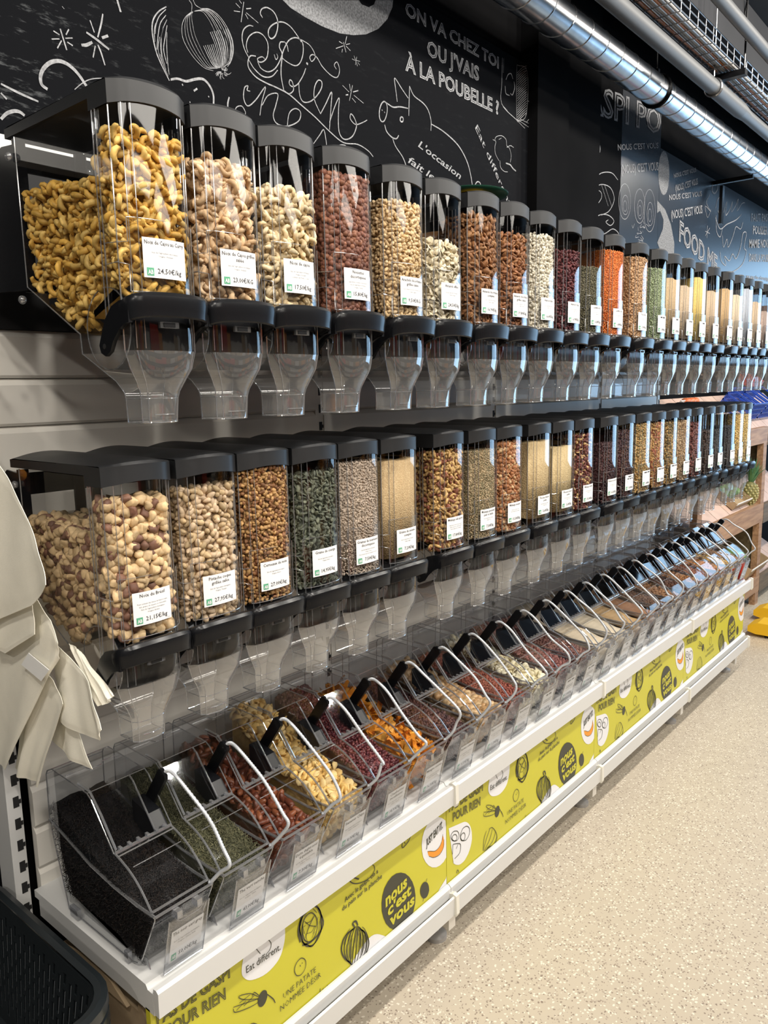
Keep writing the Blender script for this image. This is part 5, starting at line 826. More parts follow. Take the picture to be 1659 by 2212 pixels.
def rows_up():
    """all copies are made before any label is hung on a dispenser"""
    ups = [PROTO] + [copy_tree(PROTO) for _ in UP_Y[1:]]; los = [copy_tree(PROTO) for _ in LO_Y]
    build_row(UP, UP_Y, .569, 2.185, 'upper', ups); build_row(LO, LO_Y, .461, 1.583, 'lower', los)
rows_up()

def rails():
    for F, T, nm in ((.569, 2.185, 'upper'), (.461, 1.583, 'lower')):
        xb = F - .31 - .008
        for k in range(4):
            y0 = Y0 + BAY * k - .008; y1 = y0 + BAY - .004
            t = tag(empty('dispenser_bracket', (0, y0, T - .3)), 'black steel bracket behind the %s dispensers, %s' % (nm, ['nearest bay', 'second bay', 'third bay', 'far bay'][k]), 'bracket', 'black dispenser brackets')
            for q0, q1 in ((.225, .27), (.012, .045)): MB().box((xb - .006, 0, q0), (xb, y1 - y0, q1)).build('cross_bar', M['black'], t)
            sp = [(.002, .03), (xb, .015), (xb, .27), (xb - .05, .275), (.002, .215)]
            for yy in (0, y1 - y0 - .004): MB().prism_y(sp, yy, yy + .004).build('side_plate', M['black'], t)
rails()

# ------------------------------------------------------------------ scoop bins on the shelf
BW = 0.136; ZS = 0.5628
def bin_proto():
    t = empty('scoop_bin', (0, 0, 0))
    tub = MB(); L = [(.135, .004), (.392, .004), (.412, .010), (.428, .026), (.485, .138), (.487, .145), (.43, .143), (.25, .158), (.08, .200)]
    # side walls, base, front, back as thin sheets
    for y in (0, BW): tub.add([(x, y, z) for x, z in L], [tuple(range(len(L)))], 0)
    tub.grid([[(x, 0, z) for x, z in L[:5]], [(x, BW, z) for x, z in L[:5]]], 0)
    tub.grid([[(.135, 0, .004), (.135, BW, .004)], [(.08, 0, .2), (.08, BW, .2)]], 0)
    for y in (0, BW):
        tub.tube([(x, y, z) for x, z in [L[8], L[0]] + L[1:6]], .0016, 5, 1)
        tub.tube([(.487, y, .147), (.43, y, .145), (.34, y, .149), (.25, y, .160), (.08, y, .2015)], .0032, 6, 1)
    tub.tube([(.487, 0, .146), (.487, BW, .146)], .0034, 6, 1); tub.tube([(.08, 0, .2), (.08, BW, .2)], .002, 6, 1)
    tub.box((.395, .012, -.0), (.418, .016, .006), 1).box((.395, BW - .016, -.0), (.418, BW - .012, .006), 1)
    tub.build('tub', [M['clear'], M['edge']], t)
    lid = MB(); U = [(.08, .202), (.084, .312), (.090, .322), (.112, .333), (.262, .327), (.276, .318), (.352, .226), (.25, .162)]
    for y in (0, BW): lid.add([(x, y, z) for x, z in U], [tuple(range(len(U)))], 0)
    lid.grid([[(x, 0, z) for x, z in U[:5]], [(x, BW, z) for x, z in U[:5]]], 0)
    ycut = .098
    lid.grid([[(x, 0, z) for x, z in U[4:7]], [(x, ycut, z) for x, z in U[4:7]]], 0)
    for y in (0, BW): lid.tube([(x, y, z) for x, z in U[:7]], .0014, 5, 1)
    lid.tube([(x, ycut, z) for x, z in U[4:7]], .002, 5, 1)
    for x, z in (U[1], U[3], U[4]): lid.tube([(x, 0, z), (x, BW, z)], .0011, 5, 1)
    # ridge line and finger notch on the top
    lid.tube([(.165, .004, .3325), (.165, .05, .3325), (.178, .055, .3325), (.178, .082, .3325), (.165, .088, .3325), (.165, BW - .004, .3325)], .0011, 4, 1)
    lid.tube([(.215, .006, .331), (.262, .006, .329), (.30, .006, .292), (.350, .006, .231)], .0028, 6, 1)
    lid.build('lid', [M['clear2'], M['edge']], t)
    fl = MB(); a, b = (.352, .226), (.474, .150)
    n = 6; pr = [(a[0] + (b[0] - a[0]) * k / n + .012 * math.sin(math.pi * k / n) * .64, a[1] + (b[1] - a[1]) * k / n + .012 * math.sin(math.pi * k / n)) for k in range(n + 1)]
    fl.grid([[(x, 0.002, z) for x, z in pr], [(x, BW - .002, z) for x, z in pr]], 0)
    for y in (.002, BW - .002):
        fl.add([(x, y, z) for x, z in pr] + [(.43, y, .146), (.25, y, .162)], [tuple(range(n + 3))], 0)
        fl.tube([(x, y, z) for x, z in pr], .0024, 6, 1)
    fl.tube([(a[0], .002, a[1]), (a[0], BW - .002, a[1])], .0042, 7, 1); fl.tube([(a[0] + .012, .002, a[1] - .002), (a[0] + .012, BW - .002, a[1] - .002)], .0016, 5, 1)
    fl.tube([(b[0], .002, b[1]), (b[0], BW - .002, b[1])], .0030, 6, 1)
    xm = pr[2]; fl.tube([(xm[0] + .002, .012, xm[1] + .001), (xm[0] + .002, BW - .012, xm[1] + .001)], .0009, 4, 1)
    for k in range(6): fl.box((a[0] - .006, .012 + k * .021, a[1] + .002), (a[0] + .004, .018 + k * .021, a[1] + .008), 1)
    fl.build('front_flap', [M['clear'], M['edge']], t)
    hd = MB(); hd.prism_y([(.258, .268), (.258, .220), (.300, .200), (.346, .222), (.318, .254)], ycut + .004, BW - .003)
    hd.build('scoop_pocket', M['black'], t)
    lh = MB(); A, B = (.468, .001), (.502, .132)
    P = lambda y, k, d=0: (A[0] + (B[0] - A[0]) * k + d, y, A[1] + (B[1] - A[1]) * k)
    lh.add([P(.020, 0), P(.114, 0), P(.114, 1), P(.020, 1)], [(0, 1, 2, 3)], 0); lh.add([P(.020, 0, .004), P(.114, 0, .004), P(.114, 1, .004), P(.020, 1, .004)], [(0, 1, 2, 3)], 0)
    lh.tube([P(.020, 1, .002), P(.020, 0, .002), P(.114, 0, .002), P(.114, 1, .002)], .0016, 5, 1)
    for y in (.038, .085): lh.box((.486, y, .128), (.505, y + .012, .144), 1)
    lh.tube([P(.035, .98, .004), P(.046, .92, .004), P(.09, .92, .004), P(.10, .98, .004)], .0008, 4, 1)
    lh.build('label_holder', [M['clear2'], M['edge']], t)
    for x in (.155, .375): MB().box((x, -.008, .002), (x + (.032 if x < .2 else .014), .001, .026)).build('foot_block', M['edge'], t)
    fb = MB(); fb.prism_y([(.405, .012), (.425, .022), (.436, .0)], .012, .0135).prism_y([(.405, .012), (.425, .022), (.436, .0)], BW - .0135, BW - .012)
    fb.build('foot_fin', M['edge'], t)
    return t
BP = bin_proto()
def scoop_proto():
    t = empty('serving_scoop', (0, 0, 0))
    h = MB(); a = np.array([.262, .238]); b = np.array([.334, .338]); d = (b - a) / np.linalg.norm(b - a); n = np.array([d[1], -d[0]])
    y0, y1 = BW - .004, BW + .0045; wdt = .0155
    c = a + d * .024; N = 16; r = .0058; w2 = wdt * .92
    def pt(p, y): return (p[0], y, p[1])
    dirs = [(math.cos(6.2832 * k / N), math.sin(6.2832 * k / N)) for k in range(N)]
    hole = [c + r * (u * d + v * n) for u, v in dirs]
    outer = [c + (w2 / max(abs(u), abs(v))) * (u * d + v * n) for u, v in dirs]
    ring = [pt(p, y0) for p in outer] + [pt(p, y0) for p in hole] + [pt(p, y1) for p in hole] + [pt(p, y1) for p in outer]
    f = []
    for k in range(N):
        k2 = (k + 1) % N
        for s in range(3): f.append((s * N + k, s * N + k2, (s + 1) * N + k2, (s + 1) * N + k))
        f.append((3 * N + k, 3 * N + k2, k2, k))
    h.add(ring, f)
    e0 = c + d * (w2 - .0004); q = [e0 - n * w2, b - n * w2, b + d * .006 - n * w2 * .6, b + d * .006 + n * w2 * .6, b + n * w2, e0 + n * w2]
    m_ = len(q); h.add([pt(p, y0) for p in q] + [pt(p, y1) for p in q], [tuple(range(m_ - 1, -1, -1)), tuple(range(m_, 2 * m_))] + [(k, (k + 1) % m_, m_ + (k + 1) % m_, m_ + k) for k in range(m_)])
    h.build('handle', M['black'], t)
    return t
SP = scoop_proto()
def tether_mesh(seed):
    rr = random.Random(seed); j = lambda s: rr.uniform(-s, s)
    y = BW + .003
    pts = [(.330, y, .334), (.345, y + .002, .346), (.365, y + .004, .343), (.398, y + .010, .318), (.452 + j(.012), y + .016 + j(.004), .270 + j(.012)), (.505 + j(.012), y + .019 + j(.004), .222 + j(.012)), (.516 + j(.01), y + .017, .196 + j(.01)), (.500, y + .008, .170), (.482, y - .004, .146)]
    P = catmull(pts, 9); k = len(P)
    m = MB(); Q = []; r = []
    for i in range(k - 1):
        for s in (0, .5):
            Q.append(tuple(np.array(P[i]) * (1 - s) + np.array(P[i + 1]) * s)); r.append(.0046 if s == 0 else .0034)
    m.tube(Q, r, 7, 0); m.ball(pts[0], .006, 7, 5, 0); m.ball(pts[-1], .0055, 7, 5, 0)
    return m

BINS = [
 ('black tea leaves', ((.012, .010, .010), (.03, .02, .015), .2), [('stick', 100, 1)], .011, (.250, .128), (['Thé noir earl grey'], so('Chine, Inde'), '50,00€/kg')),
 ('green tea leaves', ((.085, .085, .045), (.17, .16, .085), .4), [('stick', 100, 1)], .013, (.240, .128), (['Thé vert sencha'], so('Chine'), '43,00€/kg')),
 ('glossy brown dates', ((.12, .032, .016), (.22, .07, .03), .3), [('date', 100, 1)], .034, (.255, .132), (['Datte deglet nour', 'équitable'], so('Tunisie'), '7,30€/kg')),
 ('yellow banana chips', ((.70, .46, .15), (.76, .56, .25), .5), [('chip', 100, 1)], .031, (.300, .128), (['Bananes Chips'], so('Philippines'), '8,00€/kg')),
 ('dried cranberries', ((.10, .022, .028), (.16, .04, .04), .4), [('chunk', 100, 1)], .013, (.285, .128), (['Cranberries', 'moelleuses'], so('Canada'), '14,30€/kg')),
 ('orange mango strips', ((.72, .28, .025), (.78, .38, .06), .5), [('strip', 100, 1)], .055, (.240, .125), (['Mangue séchée'], so('Burkina Faso'), '16,30€/kg')),
 ('dark raisins', ((.075, .035, .035), (.13, .06, .05), .4), [('chunk', 100, 1)], .013, (.200, .120), (['Raisins sultanine'], so('Turquie'), '9,50€/kg')),
 ('dried figs', ((.42, .25, .115), (.50, .34, .18), .5), [('nut', 100, 1)], .027, (.215, .128), (['Figues séchées'], so('Turquie'), '11,20€/kg')),
 ('red goji berries', ((.30, .085, .055), (.24, .065, .045), .4), [('bean', 100, 1)], .013, (.205, .125), (['Baies de goji'], so('Chine'), '27,50€/kg')),
 ('cream coconut chips', ((.74, .66, .44), (.80, .74, .55), .4), [('flake', 100, 1)], .026, (.220, .130), (['Coco chips'], so('Sri Lanka'), '11,30€/kg')),
 ('reddish brown fruit pieces', ((.26, .10, .085), (.20, .07, .06), .4), [('chunk', 100, 1)], .016, (.225, .128), (['Mélange fruits'], so('France'), '12,90€/kg')),
 ('dark mulberries', ((.16, .07, .06), (.24, .12, .09), .4), [('chunk', 100, 1)], .015, (.205, .125), (['Mûres blanches'], so('Turquie'), '17,90€/kg')),
 ('pale cane sugar', ((.66, .54, .38), (.72, .61, .45), .4), [], 0, (.225, .130), (['Sucre blond'], so('Brésil'), '3,20€/kg')),
 ('cream coloured flour', ((.70, .60, .45), (.66, .56, .41), .4), [], 0, (.215, .128), (['Farine'], so('France'), '2,90€/kg')),
 ('golden brown sugar', ((.46, .29, .13), (.52, .34, .17), .4), [], 0, (.215, .130), (['Sucre complet'], so('Colombie'), '5,40€/kg')),
 ('reddish brown powder', ((.34, .18, .10), (.28, .14, .08), .4), [], 0, (.210, .128), (['Rapadura'], so('Brésil'), '5,90€/kg')),
 ('dark brown seeds', ((.16, .09, .06), (.22, .14, .1), .4), [('seed', 100, 1)], .012, (.205, .125), (['Graines de lin'], so('France'), '4,90€/kg')),
 ('brown biscuit pieces', ((.36, .19, .09), (.28, .14, .07), .4), [('chunk', 100, 1)], .020, (.215, .128), (['Biscuits'], so('France'), '9,90€/kg')),
 ('dark chocolate chunks', ((.12, .05, .03), (.09, .04, .03), .4), [('chunk', 100, 1)], .020, (.215, .128), (['Chocolat noir'], so('Pérou'), '18,90€/kg')),
 ('caramel coloured sweets', ((.44, .21, .08), (.36, .16, .07), .4), [('chunk', 100, 1)], .018, (.205, .128), (['Caramels'], so('France'), '19,90€/kg')),
 ('red brown dried fruit', ((.33, .12, .06), (.28, .1, .06), .4), [('chunk', 100, 1)], .017, (.210, .128), (['Tomates séchées'], so('Italie'), '21,90€/kg')),
 ('orange dried apricots', ((.55, .22, .05), (.48, .2, .06), .4), [('nut', 100, 1)], .024, (.210, .128), (['Abricots secs'], so('Turquie'), '14,90€/kg')),
 ('golden corn chips', ((.58, .35, .08), (.64, .42, .14), .4), [('chip', 100, 1)], .026, (.220, .130), (['Chips de maïs'], so('France'), '9,60€/kg')),
 ('light brown crackers', ((.40, .22, .12), (.46, .28, .16), .4), [('chunk', 100, 1)], .018, (.210, .126), (['Crackers'], so('France'), '11,90€/kg')),
]
def bin_fill(name, material, shapes, size, lv, rng, side, fine_=1.0):
    zb, zf = lv; ins = .003 if not shapes else min(size * .5, .012)
    back = lambda z: .135 - (z - .004) * .055 / .196 if z < .2 else .082
    front = lambda z: .412 + min(max(z - .010, 0), .135) * .555
    lev = lambda x: zb + (zf - zb) * min(max((x - .085) / .39, 0), 1) ** .8
    m = MB(); rows = []; ny = 7
    for j in range(ny):
        y = ins + (BW - 2 * ins) * j / (ny - 1); r = [(.140 + ins, y, .040), (.335, y, .034), (.385 - ins, y, .014), (.42 - ins, y, .028)]
        for k in range(8):
            x = .474 - ins + (.085 + ins - .474 + ins) * k / 7; z = lev(x) - ins * .7 + .0035 * math.sin(50 * x + 70 * y) + .002 * math.sin(130 * y)
            if k == 0: x = front(z) - ins
            r.append((x, y, z))
        r.append((back(.19) + ins, y, .19)); rows.append(r)
    m.grid(rows, 0, closed=True); n = len(rows[0]); m.add(rows[0], [tuple(range(n))]); m.add(rows[-1], [tuple(range(n - 1, -1, -1))])
    parts = [tri(m.v, m.f)]
    if shapes:
        p = size * (.55 if shapes[0][0] not in ('stick', 'strip') else .40) * fine_; P = []
        lift = .40 if shapes[0][0] not in ('stick', 'strip') else .12
        my = size * (.42 if shapes[0][0] not in ('stick', 'strip') else .3)
        for ly in range(2):
            for x in np.arange(.10, .475, p):
                for y in np.arange(my, BW - my + .001, p):
                    xx = x + rng.uniform(-.45, .45) * p; yy = min(max(y + rng.uniform(-.45, .45) * p, my), BW - my)
                    z = lev(xx) + rng.uniform(-.3, .3) * size * lift - ly * size * lift
                    if xx < front(z) - my * .8: P.append((xx, yy, z))
        for z in np.arange(.012 + my, zf, p):
            for y in np.arange(my, BW - my + .001, p):
                zz = z + rng.uniform(-.4, .4) * p; zz = max(zz, .006 + my); P.append((front(zz) - my - rng.uniform(0, .2) * size, min(max(y + rng.uniform(-.4, .4) * p, my), BW - my), zz))
        for x in np.arange(.09 if side else .40, .47, p):
            for z in np.arange(.01 + my, .30, p):
                xx = x + rng.uniform(-.4, .4) * p; zz = z + rng.uniform(-.4, .4) * p; zz = max(zz, .006 + my)
                if zz > .042 - .05 * max(0, xx - .33) * 6 and zz < lev(xx) and back(zz) + my < xx < front(zz) - my: P.append((xx, my + rng.uniform(-.1, .2) * size, zz))
        P = np.array(P); which = rng.integers(0, 100, len(P)); lo = 0
        for sh, share, sc in shapes:
            sel = (which >= lo) & (which < lo + share); lo += share
            if sel.any(): parts.append(scatter(sh, P[sel], size * sc, rng))
    V, T = merge(parts); return np_mesh(name, V, T, material)
def bin_label_map():
    def f(x, z, d):
        k = .16 + z / .131
        return (.468 + .034 * k + .0021 + d, .029 + x, .001 + .131 * k)
    return f
def build_bins():
    for i, (nm, (c1, c2, mx), shapes, size, lv, (title, small, price)) in enumerate(BINS):
        y = .726 + .1652 * i
        t = BP if i == 0 else copy_tree(BINPROTO); S = SP if i == 0 else copy_tree(SCPROTO)
        if i == 0:
            globals()['BINPROTO'] = BP; globals()['SCPROTO'] = SP
        t.location = (0, y, ZS); S.location = (0, y, ZS)
        tag(t, 'clear hinged scoop bin holding %s%s' % (nm, ', nearest on the shelf' if i == 0 else ', farthest on the shelf' if i == 23 else ''), 'food bin', 'scoop bins on the bottom shelf')
        tag(S, 'black scoop handle with clear cord in the bin of %s' % nm, 'scoop', 'serving scoops')
        rng = np.random.default_rng(300 + i)
        m = mat_grain(nm.replace(' ', '_'), c1, c2, mx, rough=.3 if 'glossy' in nm or 'dried' in nm else .6) if shapes else mat_fine(nm.replace(' ', '_'), c1, c2, 420)
        me = bin_fill(nm.replace(' ', '_'), m, shapes, size, lv, rng, i == 0 or i == 23, (1.0, 1.0, 1.0, 1.0, 1.15, 1.0, 1.2, 1.0, 1.2)[i] if i < 9 else 1.25)
        o = bpy.data.objects.new(nm.replace(' ', '_'), me); C.objects.link(o); o.location = (0, y, ZS)
        tag(o, '%s loose in the clear bin on the bottom shelf' % nm, 'loose food', None, 'stuff')
    things = [o for o in C.objects if o.parent is None]
    for i, o in enumerate([q for q in things if q.name.startswith('serving_scoop')]):
        tether_mesh(i).build('tether', M['tether'], o, smooth=80)
    for i, o in enumerate([q for q in things if q.name.startswith('scoop_bin')]):
        title, small, price = BINS[i][5]
        price_mesh('price_label', title, small, price, bin_label_map(), .076, .080, readable=i < 9).build('price_label', [M['paper'], M['ink'], M['ink2'], M['green']], part_of(o, 'label_holder'))
build_bins()

# ------------------------------------------------------------------ cotton bags hanging at the near end
def cloth(name, outline_top, outline_bot, axis_y, folds, amp, label, thick=.0016, seed=0, tilt=0.0, hem=True):
    """hanging cloth: rows from the top edge to the bottom edge with folds pushed out of its plane"""
    nu, nv = 44, 30; m = MB(); rows = []
    k = nu // (len(outline_top) - 1); nu = k * (len(outline_top) - 1)
    def lin(L): return [np.array(L[i]) * (1 - s / k) + np.array(L[i + 1]) * (s / k) for i in range(len(L) - 1) for s in range(k)] + [np.array(L[-1])]
    top = lin(outline_top); bot = lin(outline_bot)
    def at(L, s):
        q = s * (len(L) - 1); i = min(int(q), len(L) - 2); return L[i] * (1 - (q - i)) + L[i + 1] * (q - i)
    ph = seed * 1.7
    def pos(u, v, side):
        p = at(top, u) * (1 - v) + at(bot, u) * v
        a = amp * (.35 + .65 * v); y = axis_y + tilt * v
        y += a * math.sin(2 * math.pi * folds * u + ph + 1.4 * v) + .35 * a * math.sin(2 * math.pi * folds * 2.3 * u + 2.1 * ph + 3 * v) + .25 * a * math.sin(9 * v + 5 * u + ph)
        e = min(u, 1 - u, v, 1 - v)
        return (p[0], y + side * thick * (1.0 if e > .04 else .35), p[1])
    for side in (-1, 1):
        m.grid([[pos(i / nu, j / nv, side) for i in range(nu + 1)] for j in range(nv + 1)], 0)
    n = (nu + 1); N = n * (nv + 1)
    for j in range(nv):
        for i in (0, nu): m.f.append((j * n + i, (j + 1) * n + i, N + (j + 1) * n + i, N + j * n + i)); m.m.append(0)
    for i in range(nu):
        for j in (0, nv): m.f.append((j * n + i, j * n + i + 1, N + j * n + i + 1, N + j * n + i)); m.m.append(0)
    if False:
        for v in (.955,): m.tube([tuple(np.array(pos(u / 30, v, -1)) + np.array([0, -.0012, 0])) for u in range(31)], .0013, 4)
    o = m.build(name, M['cotton'], None, smooth=60)
    return tag(o, label, 'bag', 'cream cotton bags')
cloth('cotton_bag', [(.05, 1.80), (.20, 1.72), (.302, 1.591), (.331, 1.56), (.387, 1.491)], [(.05, 1.22), (.13, 1.25), (.235, 1.293), (.356, 1.337), (.443, 1.391)], .600, 1.1, .007, 'cream cotton bag hanging topmost, its corner over the brazil nut dispenser', seed=1)
cloth('cotton_bag', [(.15, 1.30), (.25, 1.33), (.334, 1.346)], [(.15, 1.215), (.191, 1.208), (.331, 1.275)], .618, .7, .003, 'small folded cream cotton flap under the topmost bag', seed=2)
b3 = cloth('cotton_bag', [(.0, 1.36), (.15, 1.36), (.299, 1.336), (.358, 1.302), (.373, 1.261)], [(-.02, .915), (.037, .919), (.106, .931), (.314, 1.176), (.359, 1.227)], .640, 1.3, .006, 'cream cotton bag with a white sewn tag, middle of the hanging bags', seed=3)
tg = MB(); q = [(.285, 1.228), (.362, 1.212), (.326, 1.182), (.249, 1.197)]
tg.add([(x, .6245, z) for x, z in q] + [(x, .6255, z) for x, z in q], [(3, 2, 1, 0), (4, 5, 6, 7), (0, 1, 5, 4), (1, 2, 6, 5), (2, 3, 7, 6), (3, 0, 4, 7)])
tg.build('sewn_tag', M['tag'], b3)
cloth('cotton_bag', [(.20, 1.17), (.25, 1.20), (.31, 1.17), (.34, 1.13)], [(.093, .921), (.13, .915), (.17, .916), (.208, .918)], .655, 1.4, .006, 'cream cotton bag end hanging lowest above the slotted post', seed=4)
cloth('cotton_bag', [(.29, 1.24), (.33, 1.235), (.379, 1.213), (.42, 1.19)], [(.295, 1.086), (.37, 1.075), (.432, 1.077), (.461, 1.11)], .668, 1.2, .005, 'cream cotton bag corner hanging furthest right in front of the back panel', seed=5)
cloth('cotton_bag', [(.33, 1.24), (.36, 1.235), (.379, 1.218)], [(.425, 1.14), (.45, 1.15), (.47, 1.169)], .684, 2.5, .005, 'pleated cream cotton handle end sticking out behind the bags', seed=6)
cloth('cotton_bag', [(.20, 1.10), (.26, 1.10), (.32, 1.10)], [(.22, 1.01), (.30, 1.0), (.38, 1.0)], .680, 1.0, .004, 'cream cotton bag edge deepest in the bundle, close to the white back panel', seed=7)
hk = MB(); hk.tube([(-.01, .69, 1.86), (.05, .655, 1.86), (.16, .62, 1.86), (.17, .62, 1.875)], .004, 8)
tag(hk.build('bag_hook', M['zinc'], None, smooth=50), 'metal hook carrying the cream cotton bags at the left edge', 'hook')
ob = MB()
for i in range(7): ob.ball((-.01 + R3.uniform(-.015, .012), .62 + R3.uniform(-.01, .01), 1.63 - .016 * i), .014, 7, 5, 0)
tag(ob.build('orange_packet', M['borange'], None, smooth=60), 'orange packet peeping in at the left picture edge above the bags', 'packet')

# ------------------------------------------------------------------ stacked baskets, cardboard box
def basket(z0, label):
    t = tag(empty('shopping_basket', (.20, .455, z0 - .26)), label, 'basket', 'stacked black shopping baskets')
    def rr(hx, hy, r, z, n=7):
        P = []
        for cx, cy, a0 in ((hx - r, hy - r, 0), (-hx + r, hy - r, 90), (-hx + r, -hy + r, 180), (hx - r, -hy + r, 270)):
            for k in range(n): a = math.radians(a0 + 90 * k / (n - 1)); P.append((cx + r * math.cos(a), cy + r * math.sin(a), z))
        return P
    HX, HY = .292, .182
    rim = MB()
    prof = [(HX, HY, .260), (HX + .012, HY + .012, .256), (HX + .013, HY + .013, .235), (HX + .004, HY + .004, .235), (HX - .004, HY - .004, .25), (HX - .012, HY - .012, .258)]
    rim.grid([rr(a, b, .085 + (a - HX), z) for a, b, z in prof + [prof[0]]], 0, closed=True); rim.build('rim', M['basket'], t, smooth=50)
    # walls: staggered slots left open
    w = MB(); rows = 22; cols = 150
    def ring(z):
        k = z / .25; return rr(HX - .05 + .040 * k, HY - .045 + .035 * k, .075, z, 9)
    def point(s, z):
        P = ring(z); n = len(P); per = [0]
        for i in range(n): per.append(per[-1] + math.dist(P[i], P[(i + 1) % n]))
        q = (s % 1.0) * per[-1]
        for i in range(n):
            if q <= per[i + 1]: f = (q - per[i]) / max(per[i + 1] - per[i], 1e-9); a, b = P[i], P[(i + 1) % n]; return tuple(a[c] + (b[c] - a[c]) * f for c in range(3))
        return P[0]
    pts = [[point(j / cols, .25 * i / rows) for j in range(cols)] for i in range(rows + 1)]
    vs = [p for r in pts for p in r]; fs = []
    for i in range(rows):
        for j in range(cols):
            ph = (j // 2) % 2
            slot = (j % 2 == 0) and ((i + 2 * ph) % 4 in (0, 1, 2)) and 2 <= i < rows - 2 and ((i + 2 * ph) // 4 > 0)
            if slot: continue
            j2 = (j + 1) % cols; fs.append((i * cols + j, i * cols + j2, (i + 1) * cols + j2, (i + 1) * cols + j))
    w.add(vs, fs, 0); o = w.build('wall', M['basket'], t)
    md = o.modifiers.new('thickness', 'SOLIDIFY'); md.thickness = .003
    rb = MB()  # pale ribs added along the slots for the light their edges catch
    for j in range(0, cols, 2):
        ph = (j // 2) % 2
        for i in range(2, rows - 2):
            if (i + 2 * ph) % 4 == 0 and (i + 2 * ph) // 4 > 0 and i + 3 < rows - 1:
                p, q = pts[i][j], pts[min(i + 3, rows)][j]; cxy = (.0, .0); k = .0016
                s = lambda v: (v[0] * (1 - k / .25), v[1] * (1 - k / .15), v[2])
                rb.tube([s(p), s(q)], .0016, 5)
    ro = rb.build('slot_glints', M['basket_glint'], o); ro['kind'] = 'stuff'
    MB().add(ring(0.0), [tuple(range(36))]).build('base', M['basket'], t)
    return t
basket(.600, 'topmost black slotted shopping basket of the stack at the near shelf end')
basket(.568, 'second black shopping basket, its rim just under the topmost one')
basket(.536, 'third black shopping basket down the stack')
basket(.27, 'lowest black shopping basket of the stack on the floor')
cb = MB(); cb.box((.06, .735, 0), (.40, 1.02, .44)); cb.prism_y([(.40, .20), (.425, .26), (.415, .33), (.43, .40), (.40, .46), (.385, .46)], .733, .745)
cb.prism_y([(.05, .44), (.20, .49), (.30, .475), (.36, .445)], .722, .73)
tag(cb.build('cardboard_box', M['cardboard'], None), 'torn brown cardboard box under the near end of the shelf', 'box')

